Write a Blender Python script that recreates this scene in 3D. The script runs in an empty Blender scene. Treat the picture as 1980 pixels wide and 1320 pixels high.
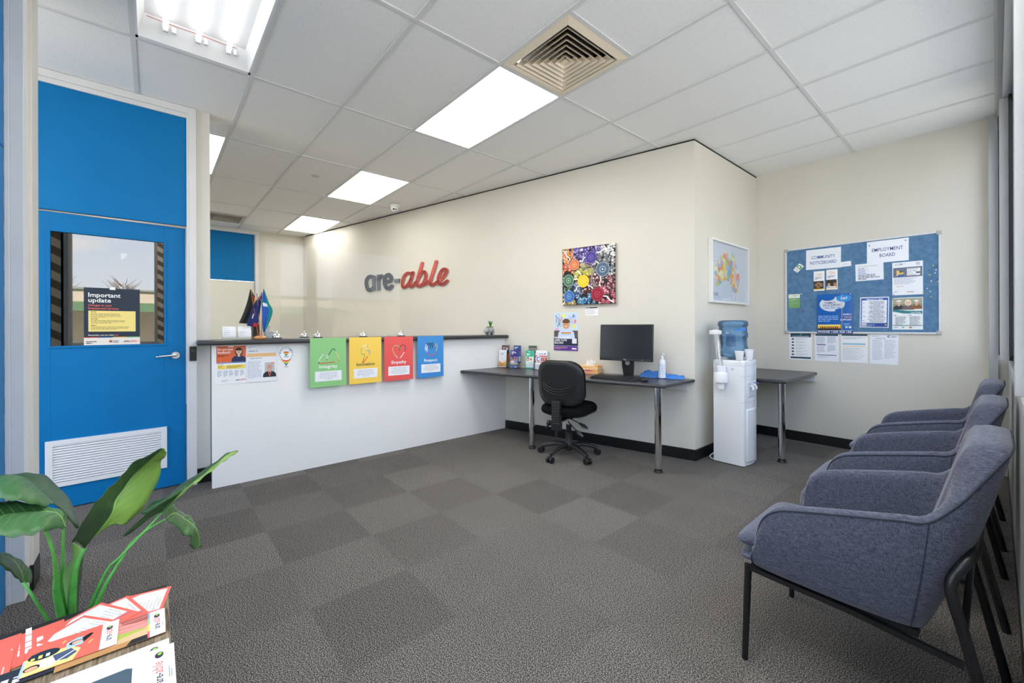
import bpy, bmesh, math, random
from mathutils import Vector, Matrix, Euler
from math import sin, cos, pi, radians as RAD
random.seed(7)
SC = bpy.context.scene
COL = SC.collection
PI = math.pi
# ------------------------------------------------------------------ camera
CAMZ = 1.2313
YAW, ROLL, FPX = 0.8602, -0.0032, 806.27
cd = bpy.data.cameras.new('camera'); cam = bpy.data.objects.new('camera', cd); COL.objects.link(cam)
F = Vector((-sin(YAW), cos(YAW), 0)); R0 = Vector((cos(YAW), sin(YAW), 0)); U0 = Vector((0, 0, 1))
R3 = R0*cos(ROLL)+U0*sin(ROLL); U3 = U0*cos(ROLL)-R0*sin(ROLL)
m = Matrix((R3, U3, -F)).transposed().to_4x4(); m.translation = Vector((0, 0, CAMZ))
cam.matrix_world = m
cd.sensor_width = 36; cd.lens = FPX*36/1980; cd.shift_y = -27.9/1980
cd.clip_start = 0.005; cd.clip_end = 200
SC.camera = cam
# ------------------------------------------------------------------ exposure, world
SC.view_settings.view_transform = 'Standard'; SC.view_settings.look = 'None'
SC.view_settings.gamma = 1; SC.view_settings.use_curve_mapping = False
SC.view_settings.exposure = 0.42
SC.cycles.max_bounces = 10; SC.cycles.diffuse_bounces = 6; SC.cycles.transparent_max_bounces = 16
SC.cycles.caustics_reflective = False; SC.cycles.caustics_refractive = False
SC.cycles.sample_clamp_indirect = 6
LAMP = 12.0
W = bpy.data.worlds.new('sky'); SC.world = W; W.use_nodes = True
nt = W.node_tree; nt.nodes.clear()
def N(nt, t, **k):
    n = nt.nodes.new(t)
    for a, b in k.items(): setattr(n, a, b)
    return n
tc = N(nt, 'ShaderNodeTexCoord'); sp = N(nt, 'ShaderNodeSeparateXYZ'); nt.links.new(tc.outputs['Generated'], sp.inputs[0])
gr = N(nt, 'ShaderNodeValToRGB'); nt.links.new(sp.outputs['Z'], gr.inputs[0])
e = gr.color_ramp.elements; e[0].position = 0.0; e[0].color = (.92, .93, .97, 1); e[1].position = .36; e[1].color = (.50, .63, .90, 1)
mp = N(nt, 'ShaderNodeMapping'); mp.inputs['Scale'].default_value = (1.2, 2.2, 9); nt.links.new(tc.outputs['Generated'], mp.inputs[0])
nz = N(nt, 'ShaderNodeTexNoise'); nz.inputs['Scale'].default_value = 2.2; nz.inputs['Detail'].default_value = 7; nt.links.new(mp.outputs[0], nz.inputs[0])
cr = N(nt, 'ShaderNodeValToRGB'); cr.color_ramp.elements[0].position = .50; cr.color_ramp.elements[1].position = .70; nt.links.new(nz.outputs[0], cr.inputs[0])
mx = N(nt, 'ShaderNodeMix', data_type='RGBA'); nt.links.new(cr.outputs[0], mx.inputs[0]); nt.links.new(gr.outputs[0], mx.inputs[6]); mx.inputs[7].default_value = (1.0, .95, .89, 1)
bg = N(nt, 'ShaderNodeBackground'); nt.links.new(mx.outputs[2], bg.inputs[0]); bg.inputs[1].default_value = 3.0
wo = N(nt, 'ShaderNodeOutputWorld'); nt.links.new(bg.outputs[0], wo.inputs[0])
sl = bpy.data.lights.new('sun', 'SUN'); sl.energy = 15; sl.angle = .02; sl.color = (1, .93, .82)
so = bpy.data.objects.new('sun', sl); COL.objects.link(so); so.rotation_euler = Euler((RAD(52), 0, RAD(-105)))
# ------------------------------------------------------------------ materials
def lin(c):
    if isinstance(c, str):
        c = [int(c[i:i+2], 16)/255 for i in (0, 2, 4)]
        c = [x/12.92 if x <= .04045 else ((x+.055)/1.055)**2.4 for x in c]
    return (*c, 1)
MC = {}
def M(name, col, rough=.5, metal=0, spec=.5, coat=0, noise=None, bump=None, trans=0, alpha=1, emit=0, sheen=0):
    if name in MC: return MC[name]
    mt = bpy.data.materials.new(name); mt.use_nodes = True; nt = mt.node_tree
    b = nt.nodes['Principled BSDF']; c = lin(col)
    b.inputs['Base Color'].default_value = c; b.inputs['Roughness'].default_value = rough
    b.inputs['Metallic'].default_value = metal; b.inputs['Specular IOR Level'].default_value = spec
    b.inputs['Coat Weight'].default_value = coat; b.inputs['Coat Roughness'].default_value = .08
    b.inputs['Transmission Weight'].default_value = trans; b.inputs['Alpha'].default_value = alpha
    if sheen: b.inputs['Sheen Weight'].default_value = sheen
    if emit: b.inputs['Emission Color'].default_value = c; b.inputs['Emission Strength'].default_value = emit
    if noise or bump:
        t = N(nt, 'ShaderNodeTexCoord')
    if noise:                                   # (scale, amount)
        z = N(nt, 'ShaderNodeTexNoise'); z.inputs['Scale'].default_value = noise[0]; z.inputs['Detail'].default_value = 4
        nt.links.new(t.outputs['Object'], z.inputs[0])
        r = N(nt, 'ShaderNodeMapRange'); r.inputs[1].default_value = .3; r.inputs[2].default_value = .7
        r.inputs[3].default_value = 1-noise[1]; r.inputs[4].default_value = 1+noise[1]; nt.links.new(z.outputs[0], r.inputs[0])
        v = N(nt, 'ShaderNodeVectorMath', operation='SCALE'); v.inputs[0].default_value = c[:3]; nt.links.new(r.outputs[0], v.inputs['Scale'])
        nt.links.new(v.outputs[0], b.inputs['Base Color'])
    if bump:                                    # (scale, strength)
        z = N(nt, 'ShaderNodeTexNoise'); z.inputs['Scale'].default_value = bump[0]; z.inputs['Detail'].default_value = 3
        nt.links.new(t.outputs['Object'], z.inputs[0])
        u = N(nt, 'ShaderNodeBump'); u.inputs['Strength'].default_value = bump[1]; u.inputs['Distance'].default_value = .002
        nt.links.new(z.outputs[0], u.inputs['Height']); nt.links.new(u.outputs[0], b.inputs['Normal'])
    MC[name] = mt; return mt
def PM(h, gloss=.45):                            # printed ink on paper
    return M('print_%s_%d' % (h, int(gloss*100)), h, gloss, spec=.4)
def glass(name, tint=(1, 1, 1), refl=.08, tr=1.0, ior=1.5):
    if name in MC: return MC[name]
    mt = bpy.data.materials.new(name); mt.use_nodes = True; nt = mt.node_tree; nt.nodes.clear()
    o = N(nt, 'ShaderNodeOutputMaterial'); t = N(nt, 'ShaderNodeBsdfTransparent'); t.inputs[0].default_value = (*tint, 1)
    g = N(nt, 'ShaderNodeBsdfGlossy'); g.inputs['Roughness'].default_value = .0
    f = N(nt, 'ShaderNodeFresnel'); f.inputs[0].default_value = ior
    ma = N(nt, 'ShaderNodeMath', operation='MULTIPLY_ADD'); ma.inputs[1].default_value = 1.0; ma.inputs[2].default_value = refl; ma.use_clamp = True
    ge = N(nt, 'ShaderNodeNewGeometry'); iv = N(nt, 'ShaderNodeMath', operation='SUBTRACT'); iv.inputs[0].default_value = 1; nt.links.new(ge.outputs['Backfacing'], iv.inputs[1])
    nt.links.new(f.outputs[0], ma.inputs[0])
    mb = N(nt, 'ShaderNodeMath', operation='MULTIPLY'); nt.links.new(ma.outputs[0], mb.inputs[0]); nt.links.new(iv.outputs[0], mb.inputs[1])
    x = N(nt, 'ShaderNodeMixShader'); nt.links.new(mb.outputs[0], x.inputs[0]); nt.links.new(t.outputs[0], x.inputs[1]); nt.links.new(g.outputs[0], x.inputs[2])
    nt.links.new(x.outputs[0], o.inputs[0]); MC[name] = mt; return mt
wall_m = M('beige_wall_paint', (.70, .67, .595), .75, spec=.25, noise=(1.3, .02), bump=(260, .05))
white_lam = M('white_laminate', (.87, .87, .86), .42, spec=.4, noise=(2, .01))
alu = M('white_aluminium', (.70, .70, .71), .38, spec=.5, noise=(6, .03))
alu_beige = M('beige_frame', (.66, .64, .58), .5)
blue_m = M('blue_door_paint', (.0, .165, .43), .5, spec=.2, noise=(5, .03))
black_base = M('black_skirting', (.006, .006, .007), .35)
dark_lam = M('charcoal_laminate', (.035, .036, .042), .3, spec=.55, noise=(60, .1))
chrome = M('chrome', (.82, .83, .85), .07, metal=1)
blk_pl = M('black_plastic', (.010, .010, .011), .42, noise=(90, .15))
blk_fab = M('black_fabric', (.006, .006, .0065), .95, spec=.1, bump=(700, .5))
blk_metal = M('black_metal_tube', (.009, .009, .010), .32)
white_pl = M('white_plastic', (.80, .81, .82), .35)
paper = PM('F2F3F6')
dk = M('dark_gap', (.01, .01, .01), .8)
cream = M('cream_vent', (.84, .73, .57), .5)
panel_emit = M('troffer_diffuser', (1, .98, .935), .5, emit=LAMP)
tube_emit = M('fluorescent_tube', (1, 1, 1), .5, emit=2.6)
dim_emit = M('troffer_diffuser_dimmed', (1, .98, .935), .5, emit=LAMP*.5)  # emission turned down to tame hot spots and balance the room

def mat_carpet():
    mt = bpy.data.materials.new('carpet_tiles'); mt.use_nodes = True; nt = mt.node_tree; b = nt.nodes['Principled BSDF']
    b.inputs['Roughness'].default_value = 1; b.inputs['Specular IOR Level'].default_value = .05
    g = N(nt, 'ShaderNodeTexCoord')
    m1 = N(nt, 'ShaderNodeMapping'); m1.inputs['Location'].default_value = (1.5/.46, -.98/.465, 0); m1.inputs['Scale'].default_value = (1/.46, 1/.465, 0)
    nt.links.new(g.outputs['Object'], m1.inputs[0])
    fl = N(nt, 'ShaderNodeVectorMath', operation='FLOOR'); nt.links.new(m1.outputs[0], fl.inputs[0])
    wn = N(nt, 'ShaderNodeTexWhiteNoise'); wn.noise_dimensions = '3D'; nt.links.new(fl.outputs[0], wn.inputs[0])
    # alternate pile direction (checker) plus a random tone per tile
    ck = N(nt, 'ShaderNodeTexChecker'); ck.inputs['Scale'].default_value = 1; ck.inputs['Color1'].default_value = (1, 1, 1, 1); ck.inputs['Color2'].default_value = (0, 0, 0, 1)
    ad = N(nt, 'ShaderNodeVectorMath', operation='ADD'); ad.inputs[1].default_value = (0, 0, .5); nt.links.new(m1.outputs[0], ad.inputs[0]); nt.links.new(ad.outputs[0], ck.inputs[0])
    q = N(nt, 'ShaderNodeMath', operation='MULTIPLY_ADD'); nt.links.new(wn.outputs['Value'], q.inputs[0]); q.inputs[1].default_value = .20; q.inputs[2].default_value = .84
    q2 = N(nt, 'ShaderNodeMath', operation='MULTIPLY_ADD'); nt.links.new(ck.outputs['Fac'], q2.inputs[0]); q2.inputs[1].default_value = .10; nt.links.new(q.outputs[0], q2.inputs[2])
    n1 = N(nt, 'ShaderNodeTexNoise'); n1.inputs['Scale'].default_value = 250; n1.inputs['Detail'].default_value = 3; nt.links.new(g.outputs['Object'], n1.inputs[0])
    r1 = N(nt, 'ShaderNodeValToRGB'); nt.links.new(n1.outputs[0], r1.inputs[0])
    e = r1.color_ramp.elements; e[0].position = .38; e[0].color = (.020, .020, .022, 1); e[1].position = .62; e[1].color = (.36, .32, .28, 1)
    k = e.new(.50); k.color = (.088, .085, .082, 1)
    n2 = N(nt, 'ShaderNodeTexNoise'); n2.inputs['Scale'].default_value = 2.2; n2.inputs['Detail'].default_value = 4; nt.links.new(g.outputs['Object'], n2.inputs[0])
    r2 = N(nt, 'ShaderNodeMapRange'); r2.inputs[3].default_value = .86; r2.inputs[4].default_value = 1.14; nt.links.new(n2.outputs[0], r2.inputs[0])
    mm = N(nt, 'ShaderNodeMath', operation='MULTIPLY'); nt.links.new(q2.outputs[0], mm.inputs[0]); nt.links.new(r2.outputs[0], mm.inputs[1])
    sc = N(nt, 'ShaderNodeVectorMath', operation='SCALE'); nt.links.new(r1.outputs[0], sc.inputs[0]); nt.links.new(mm.outputs[0], sc.inputs['Scale'])
    nt.links.new(sc.outputs[0], b.inputs['Base Color'])
    bu = N(nt, 'ShaderNodeBump'); bu.inputs['Strength'].default_value = .12; bu.inputs['Distance'].default_value = .001
    nt.links.new(n1.outputs[0], bu.inputs['Height']); nt.links.new(bu.outputs[0], b.inputs['Normal'])
    return mt
carpet_m = mat_carpet()
def mat_speck(name, base, dark, scale, thr):
    mt = bpy.data.materials.new(name); mt.use_nodes = True; nt = mt.node_tree; b = nt.nodes['Principled BSDF']; b.inputs['Roughness'].default_value = .85; b.inputs['Specular IOR Level'].default_value = .2
    g = N(nt, 'ShaderNodeTexCoord'); n = N(nt, 'ShaderNodeTexNoise'); n.inputs['Scale'].default_value = scale; n.inputs['Detail'].default_value = 3; nt.links.new(g.outputs['Object'], n.inputs[0])
    r = N(nt, 'ShaderNodeValToRGB'); e = r.color_ramp.elements; e[0].position = thr; e[0].color = (*dark, 1); e[1].position = thr+.04; e[1].color = (*base, 1)
    nt.links.new(n.outputs[0], r.inputs[0]); nt.links.new(r.outputs[0], b.inputs['Base Color']); return mt
tile_m = mat_speck('ceiling_tile', (.88, .88, .87), (.70, .70, .69), 170, .33)
tile2_m = mat_speck('pitted_ceiling_tile', (.88, .88, .87), (.34, .34, .34), 90, .36)
grid_m = M('ceiling_grid_metal', (.70, .70, .69), .5)
def mat_fabric():
    mt = bpy.data.materials.new('blue_grey_upholstery'); mt.use_nodes = True; nt = mt.node_tree; b = nt.nodes['Principled BSDF']
    b.inputs['Roughness'].default_value = .95; b.inputs['Specular IOR Level'].default_value = .1; b.inputs['Sheen Weight'].default_value = .25
    g = N(nt, 'ShaderNodeTexCoord')
    outs = []
    for s in ((60, 60, 700), (700, 700, 90)):
        mp = N(nt, 'ShaderNodeMapping'); mp.inputs['Scale'].default_value = s; nt.links.new(g.outputs['Object'], mp.inputs[0])
        n = N(nt, 'ShaderNodeTexNoise'); n.inputs['Scale'].default_value = 1; n.inputs['Detail'].default_value = 2; nt.links.new(mp.outputs[0], n.inputs[0]); outs.append(n)
    a = N(nt, 'ShaderNodeMath', operation='ADD'); nt.links.new(outs[0].outputs[0], a.inputs[0]); nt.links.new(outs[1].outputs[0], a.inputs[1])
    r = N(nt, 'ShaderNodeValToRGB'); e = r.color_ramp.elements; mr = N(nt, 'ShaderNodeMath', operation='MULTIPLY'); mr.inputs[1].default_value = .5; nt.links.new(a.outputs[0], mr.inputs[0]); nt.links.new(mr.outputs[0], r.inputs[0])
    e[0].position = .38; e[0].color = (.032, .036, .052, 1); e[1].position = .64; e[1].color = (.130, .139, .196, 1)
    nt.links.new(r.outputs[0], b.inputs['Base Color'])
    bu = N(nt, 'ShaderNodeBump'); bu.inputs['Strength'].default_value = .35; bu.inputs['Distance'].default_value = .001; nt.links.new(mr.outputs[0], bu.inputs['Height']); nt.links.new(bu.outputs[0], b.inputs['Normal'])
    return mt
fab_m = mat_fabric()
piping_m = M('dark_piping', (.03, .035, .05), .9)
def mat_wood():
    mt = bpy.data.materials.new('grey_oak'); mt.use_nodes = True; nt = mt.node_tree; b = nt.nodes['Principled BSDF']; b.inputs['Roughness'].default_value = .5
    g = N(nt, 'ShaderNodeTexCoord'); mp = N(nt, 'ShaderNodeMapping'); mp.inputs['Scale'].default_value = (9, 120, 60); nt.links.new(g.outputs['Object'], mp.inputs[0])
    n = N(nt, 'ShaderNodeTexNoise'); n.inputs['Scale'].default_value = 1; n.inputs['Detail'].default_value = 5; n.inputs['Distortion'].default_value = 1.2; nt.links.new(mp.outputs[0], n.inputs[0])
    r = N(nt, 'ShaderNodeValToRGB'); e = r.color_ramp.elements; e[0].position = .32; e[0].color = (.075, .050, .028, 1); e[1].position = .66; e[1].color = (.33, .25, .16, 1)
    nt.links.new(n.outputs[0], r.inputs[0]); nt.links.new(r.outputs[0], b.inputs['Base Color']); return mt
wood_m = mat_wood()
def mat_leaf(name, c0, c1, vein):
    mt = bpy.data.materials.new(name); mt.use_nodes = True; nt = mt.node_tree; b = nt.nodes['Principled BSDF']; b.inputs['Roughness'].default_value = .42
    g = N(nt, 'ShaderNodeTexCoord'); s = N(nt, 'ShaderNodeSeparateXYZ'); nt.links.new(g.outputs['UV'], s.inputs[0])
    # side veins: bands running obliquely from the midrib (u=0.5)
    ab = N(nt, 'ShaderNodeMath', operation='SUBTRACT'); nt.links.new(s.outputs[0], ab.inputs[0]); ab.inputs[1].default_value = .5
    ab2 = N(nt, 'ShaderNodeMath', operation='ABSOLUTE'); nt.links.new(ab.outputs[0], ab2.inputs[0])
    c = N(nt, 'ShaderNodeMath', operation='MULTIPLY_ADD'); nt.links.new(ab2.outputs[0], c.inputs[0]); c.inputs[1].default_value = -.55; nt.links.new(s.outputs[1], c.inputs[2])
    d = N(nt, 'ShaderNodeMath', operation='MULTIPLY'); nt.links.new(c.outputs[0], d.inputs[0]); d.inputs[1].default_value = 9
    f = N(nt, 'ShaderNodeMath', operation='FRACT'); nt.links.new(d.outputs[0], f.inputs[0])
    l = N(nt, 'ShaderNodeMath', operation='LESS_THAN'); nt.links.new(f.outputs[0], l.inputs[0]); l.inputs[1].default_value = .09
    l2 = N(nt, 'ShaderNodeMath', operation='LESS_THAN'); nt.links.new(ab2.outputs[0], l2.inputs[0]); l2.inputs[1].default_value = .022
    fd = N(nt, 'ShaderNodeMapRange'); nt.links.new(ab2.outputs[0], fd.inputs[0]); fd.inputs[1].default_value = .05; fd.inputs[2].default_value = .42; fd.inputs[3].default_value = .75; fd.inputs[4].default_value = .05
    mu = N(nt, 'ShaderNodeMath', operation='MULTIPLY'); nt.links.new(l.outputs[0], mu.inputs[0]); nt.links.new(fd.outputs[0], mu.inputs[1])
    mxx = N(nt, 'ShaderNodeMath', operation='MAXIMUM'); nt.links.new(mu.outputs[0], mxx.inputs[0]); nt.links.new(l2.outputs[0], mxx.inputs[1])
    n = N(nt, 'ShaderNodeTexNoise'); n.inputs['Scale'].default_value = 14; nt.links.new(g.outputs['Object'], n.inputs[0])
    m1 = N(nt, 'ShaderNodeMix', data_type='RGBA'); nt.links.new(n.outputs[0], m1.inputs[0]); m1.inputs[6].default_value = (*c0, 1); m1.inputs[7].default_value = (*c1, 1)
    m2 = N(nt, 'ShaderNodeMix', data_type='RGBA'); nt.links.new(mxx.outputs[0], m2.inputs[0]); nt.links.new(m1.outputs[2], m2.inputs[6]); m2.inputs[7].default_value = (*vein, 1)
    nt.links.new(m2.outputs[2], b.inputs['Base Color']); return mt
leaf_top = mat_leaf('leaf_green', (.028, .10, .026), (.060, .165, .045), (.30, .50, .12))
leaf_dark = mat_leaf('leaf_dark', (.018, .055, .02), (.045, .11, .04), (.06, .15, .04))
leaf_under = mat_leaf('leaf_underside', (.17, .33, .05), (.25, .43, .085), (.30, .60, .16))
stem_m = M('stem_green', (.10, .42, .07), .4, noise=(30, .2))
# ------------------------------------------------------------------ mesh builder
class MB:
    def __init__(s): s.v = []; s.f = []; s.m = []; s.mats = []; s.T = None; s.uv = {}
    def mi(s, m):
        if m not in s.mats: s.mats.append(m)
        return s.mats.index(m)
    def add(s, vs, fs, m):
        o = len(s.v)
        s.v += [tuple(s.T @ Vector(v)) if s.T else tuple(v) for v in vs]
        k = s.mi(m)
        for f in fs: s.f.append([i+o for i in f]); s.m.append(k)
        return s
    def box(s, a, b, m):
        x0, y0, z0 = [min(p, q) for p, q in zip(a, b)]; x1, y1, z1 = [max(p, q) for p, q in zip(a, b)]
        return s.add([(x0,y0,z0),(x1,y0,z0),(x1,y1,z0),(x0,y1,z0),(x0,y0,z1),(x1,y0,z1),(x1,y1,z1),(x0,y1,z1)],
              [(0,3,2,1),(4,5,6,7),(0,1,5,4),(1,2,6,5),(2,3,7,6),(3,0,4,7)], m)
    def prism(s, poly, z0, z1, m, axis='z'):
        n = len(poly)
        def P(p, z): return (p[0], p[1], z) if axis == 'z' else ((p[0], z, p[1]) if axis == 'y' else (z, p[0], p[1]))
        vs = [P(p, z0) for p in poly]+[P(p, z1) for p in poly]
        fs = [list(range(n))[::-1], list(range(n, 2*n))]+[(i, (i+1) % n, n+(i+1) % n, n+i) for i in range(n)]
        return s.add(vs, fs, m)
    def cyl(s, p0, p1, r0, m, r1=None, n=20, cap=True):
        return s.tube([p0, p1], [r0, r0 if r1 is None else r1], m, n, cap)
    def tube(s, pts, r, m, n=12, cap=True, flat=1):
        pts = [Vector(p) for p in pts]
        if not isinstance(r, (list, tuple)): r = [r]*len(pts)
        vs = []; fs = []; up = None
        for i, p in enumerate(pts):
            d = (pts[min(i+1, len(pts)-1)]-pts[max(i-1, 0)]).normalized()
            if up is None: up = d.orthogonal().normalized()
            a = (up-d*up.dot(d)); a = a.normalized() if a.length > 1e-6 else d.orthogonal().normalized(); up = a; b = d.cross(a)
            for k in range(n):
                t = 2*PI*k/n; vs.append(p+a*cos(t)*r[i]+b*sin(t)*r[i]*flat)
        for i in range(len(pts)-1):
            for k in range(n):
                j = (k+1) % n; fs.append((i*n+k, i*n+j, (i+1)*n+j, (i+1)*n+k))
        if cap: fs.append(list(range(n))[::-1]); fs.append([(len(pts)-1)*n+k for k in range(n)])
        return s.add(vs, fs, m)
    def lathe(s, prof, c, m, n=28, sx=1, sy=1):
        vs = []; fs = []
        for r, z in prof:
            for k in range(n): vs.append((c[0]+r*cos(2*PI*k/n)*sx, c[1]+r*sin(2*PI*k/n)*sy, c[2]+z))
        for i in range(len(prof)-1):
            for k in range(n):
                j = (k+1) % n; fs.append((i*n+k, i*n+j, (i+1)*n+j, (i+1)*n+k))
        if prof[0][0] > 1e-5: fs.append(list(range(n))[::-1])
        if prof[-1][0] > 1e-5: fs.append([(len(prof)-1)*n+k for k in range(n)])
        return s.add(vs, fs, m)
    def ball(s, c, r, m, n=14, sc=(1, 1, 1)):
        prof = [(max(1e-4, r*sin(PI*i/n)), -r*cos(PI*i/n)*sc[2]) for i in range(n+1)]
        return s.lathe(prof, c, m, n*2, sc[0], sc[1])
    def grid(s, rows, m, closed=False):
        nr, nc = len(rows), len(rows[0]); vs = [p for r in rows for p in r]; fs = []
        for i in range(nr-1):
            for k in range(nc-(0 if closed else 1)):
                j = (k+1) % nc; fs.append((i*nc+k, i*nc+j, (i+1)*nc+j, (i+1)*nc+k))
        return s.add(vs, fs, m)
    def build(s, name, parent=None, smooth=True, bevel=0, seg=2, ang=35, mods=None, loc=None):
        me = bpy.data.meshes.new(name); me.from_pydata([tuple(v) for v in s.v], [], s.f)
        for m in s.mats: me.materials.append(m)
        me.polygons.foreach_set('material_index', s.m)
        bm = bmesh.new(); bm.from_mesh(me); bmesh.ops.remove_doubles(bm, verts=bm.verts, dist=1e-6); bm.to_mesh(me); bm.free()
        me.validate()
        if smooth:
            me.polygons.foreach_set('use_smooth', [True]*len(me.polygons))
            me.set_sharp_from_angle(angle=RAD(ang))
        o = bpy.data.objects.new(name, me); COL.objects.link(o)
        if bevel:
            b = o.modifiers.new('bevel', 'BEVEL'); b.width = bevel; b.segments = seg; b.limit_method = 'ANGLE'; b.angle_limit = RAD(40); b.harden_normals = False
        if parent: o.parent = parent
        if loc: o.location = loc
        return o
def tag(o, label, cat, group=None):
    o['label'] = label; o['category'] = cat
    if group: o['group'] = group
    return o
def thing(name, label, cat, loc=(0, 0, 0), rz=0, group=None):
    o = bpy.data.objects.new(name, None); COL.objects.link(o); o.empty_display_size = .1
    o.location = loc; o.rotation_euler = (0, 0, rz); return tag(o, label, cat, group)
def struct(o): o['kind'] = 'structure'; return o
def sempty(name, loc=(0, 0, 0), rz=0):
    o = bpy.data.objects.new(name, None); COL.objects.link(o); o.location = loc; o.rotation_euler = (0, 0, rz); return struct(o)
def copy_tree(o, parent=None):
    c = o.copy(); COL.objects.link(c)
    if parent: c.parent = parent
    for ch in list(o.children): copy_tree(ch, c)
    return c
def bez(pts, n=8):                               # Catmull-Rom through points
    P = [Vector(p) for p in pts]; out = []
    for i in range(len(P)-1):
        a, b, c, d = P[max(i-1, 0)], P[i], P[i+1], P[min(i+2, len(P)-1)]
        for k in range(n):
            t = k/n; out.append(.5*((2*b)+(-a+c)*t+(2*a-5*b+4*c-d)*t*t+(-a+3*b-3*c+d)*t**3))
    out.append(P[-1]); return out
# ------------------------------------------------------------------ text and sheets
GC = {}
def glyphs(txt, bold=0.0, shear=0.0):
    k = (txt, bold, shear)
    if k in GC: return GC[k]
    cu = bpy.data.curves.new('t', 'FONT'); cu.body = txt; cu.size = 1; cu.offset = bold*.35; cu.shear = shear; cu.resolution_u = 2
    cu.fill_mode = 'BOTH'; cu.dimensions = '2D'
    ob = bpy.data.objects.new('t', cu); me = ob.to_mesh()
    vs = [(v.co.x, v.co.y) for v in me.vertices]; fs = [list(p.vertices) for p in me.polygons]
    ob.to_mesh_clear(); bpy.data.objects.remove(ob); bpy.data.curves.remove(cu)
    x0 = min(v[0] for v in vs); x1 = max(v[0] for v in vs)
    GC[k] = ([(x-x0, y) for x, y in vs], fs, x1-x0); return GC[k]
class Sheet:
    """a printed sheet: x to the right, y up, origin bottom-left; one mesh."""
    def __init__(s, w, h, base=None, th=.0006, curl=0):
        s.w, s.h, s.b, s.k, s.th, s.curl = w, h, MB(), 0, th, curl
        base = base or paper
        if w: s.b.box((-w/2, 0, -h/2), (w/2, th, h/2), base)
    def _p(s, x, y): return (x-s.w/2, -s.k*.00012-.0001, y-s.h/2)
    def poly(s, pts, m):
        s.k += 1; s.b.add([s._p(*p) for p in pts], [list(range(len(pts)))], m); return s
    def r(s, x, y, w, h, m): return s.poly([(x, y), (x+w, y), (x+w, y+h), (x, y+h)], m)
    def el(s, x, y, rx, ry, m, n=20, rot=0, a0=0, a1=2*PI):
        c, q = cos(rot), sin(rot); pts = []
        for i in range(n):
            t = a0+(a1-a0)*i/(n if a1-a0 > 6.2 else n-1); u, v = rx*cos(t), ry*sin(t); pts.append((x+u*c-v*q, y+u*q+v*c))
        return s.poly(pts, m)
    def line(s, pts, w, m, smooth=False, rx=None):
        s.k += 1
        if smooth: pts = [(p.x, p.y) for p in bez([(a, b, 0) for a, b in pts], 6)]
        for (x0, y0), (x1, y1) in zip(pts, pts[1:]):
            d = math.hypot(x1-x0, y1-y0) or 1e-9; nx, ny = -(y1-y0)/d*w/2, (x1-x0)/d*w/2
            s.b.add([s._p(x0+nx, y0+ny), s._p(x0-nx, y0-ny), s._p(x1-nx, y1-ny), s._p(x1+nx, y1+ny)], [(0, 1, 2, 3)], m)
        s.k += .4
        for x0, y0 in pts:
            s.b.add([s._p(x0+cos(i*PI/4)*w/2, y0+sin(i*PI/4)*w/2) for i in range(8)], [list(range(8))], m)
        return s
    def t(s, txt, x, y, size, m, al='c', bold=0.0, w=None, rot=0, shear=0):
        vs, fs, tw = glyphs(txt, bold, shear); s.k += 1
        sx = size if w is None else w/tw; sw = tw*sx
        ox = {'l': 0, 'c': -sw/2, 'r': -sw}[al]; c, q = cos(rot), sin(rot)
        P = [s._p(x+(ox+a*sx)*c-b*size*q, y+(ox+a*sx)*q+b*size*c) for a, b in vs]
        s.b.add(P, fs, m); return s
    def para(s, x, y, w, n, lh, m, fill=.45, al='l'):
        """n lines of body text too small to read"""
        s.k += 1
        for i in range(n):
            L = w*random.uniform(.72, 1) if i < n-1 else w*random.uniform(.35, .7)
            cx = x if al == 'l' else x+(w-L)/2; yy = y-i*lh; e = cx+L
            while cx < e-.001:
                ww = min(random.uniform(lh*.8, lh*3), e-cx)
                s.b.add([s._p(cx, yy), s._p(cx+ww, yy), s._p(cx+ww, yy+lh*fill), s._p(cx, yy+lh*fill)], [(0, 1, 2, 3)], m)
                cx += ww+lh*.35
        return s
    def bust(s, x, y, h, skin, hair, top, longh=False, bald=False, smile=True):
        """a small printed head-and-shoulders portrait; y is the lower edge"""
        r = h*.17
        if longh: s.el(x, y+h*.66, r*1.3, r*1.75, hair)
        s.poly([(x-h*.42, y), (x-h*.40, y+h*.22), (x-h*.28, y+h*.36), (x-h*.1, y+h*.42), (x+h*.1, y+h*.42), (x+h*.28, y+h*.36), (x+h*.40, y+h*.22), (x+h*.42, y)], top)
        s.poly([(x-h*.075, y+h*.34), (x+h*.075, y+h*.34), (x+h*.07, y+h*.6), (x-h*.07, y+h*.6)], skin)
        s.el(x, y+h*.70, r, r*1.28, skin)
        if not bald:
            s.el(x, y+h*.80, r*1.08, r*.85, hair, a0=0, a1=PI)
            s.el(x, y+h*.80, r*1.08, r*.30, hair, a0=PI, a1=2*PI)
        d = PM('3A2A22')
        s.el(x-r*.38, y+h*.715, r*.12, r*.10, d, 8); s.el(x+r*.38, y+h*.715, r*.12, r*.10, d, 8)
        s.el(x, y+h*.615, r*.32, r*.10, PM('F4ECE6') if smile else PM('A85A50'), 10)
        s.el(x, y+h*.66, r*.12, r*.12, PM('C98F70'), 8)
        return s
    def place(s, name, label, cat, loc, rz=0, group=None, flat=False, tilt=0, parent=None):
        o = s.b.build(name, smooth=False, parent=parent); o.location = loc
        o.rotation_mode = 'XYZ'
        if flat: o.rotation_euler = (RAD(-90), 0, rz)
        else: o.rotation_euler = (0, tilt, rz) if tilt else (0, 0, rz)
        if tilt: o.matrix_world = Matrix.Translation(loc) @ Matrix.Rotation(rz, 4, 'Z') @ Matrix.Rotation(tilt, 4, 'Y')
        if not parent: tag(o, label, cat, group)
        return o
WHT, BLK, NAVY, CORAL, YEL = PM('FFFFFF'), PM('15171A'), PM('22303F'), PM('F0705F'), PM('F7D774')
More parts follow.
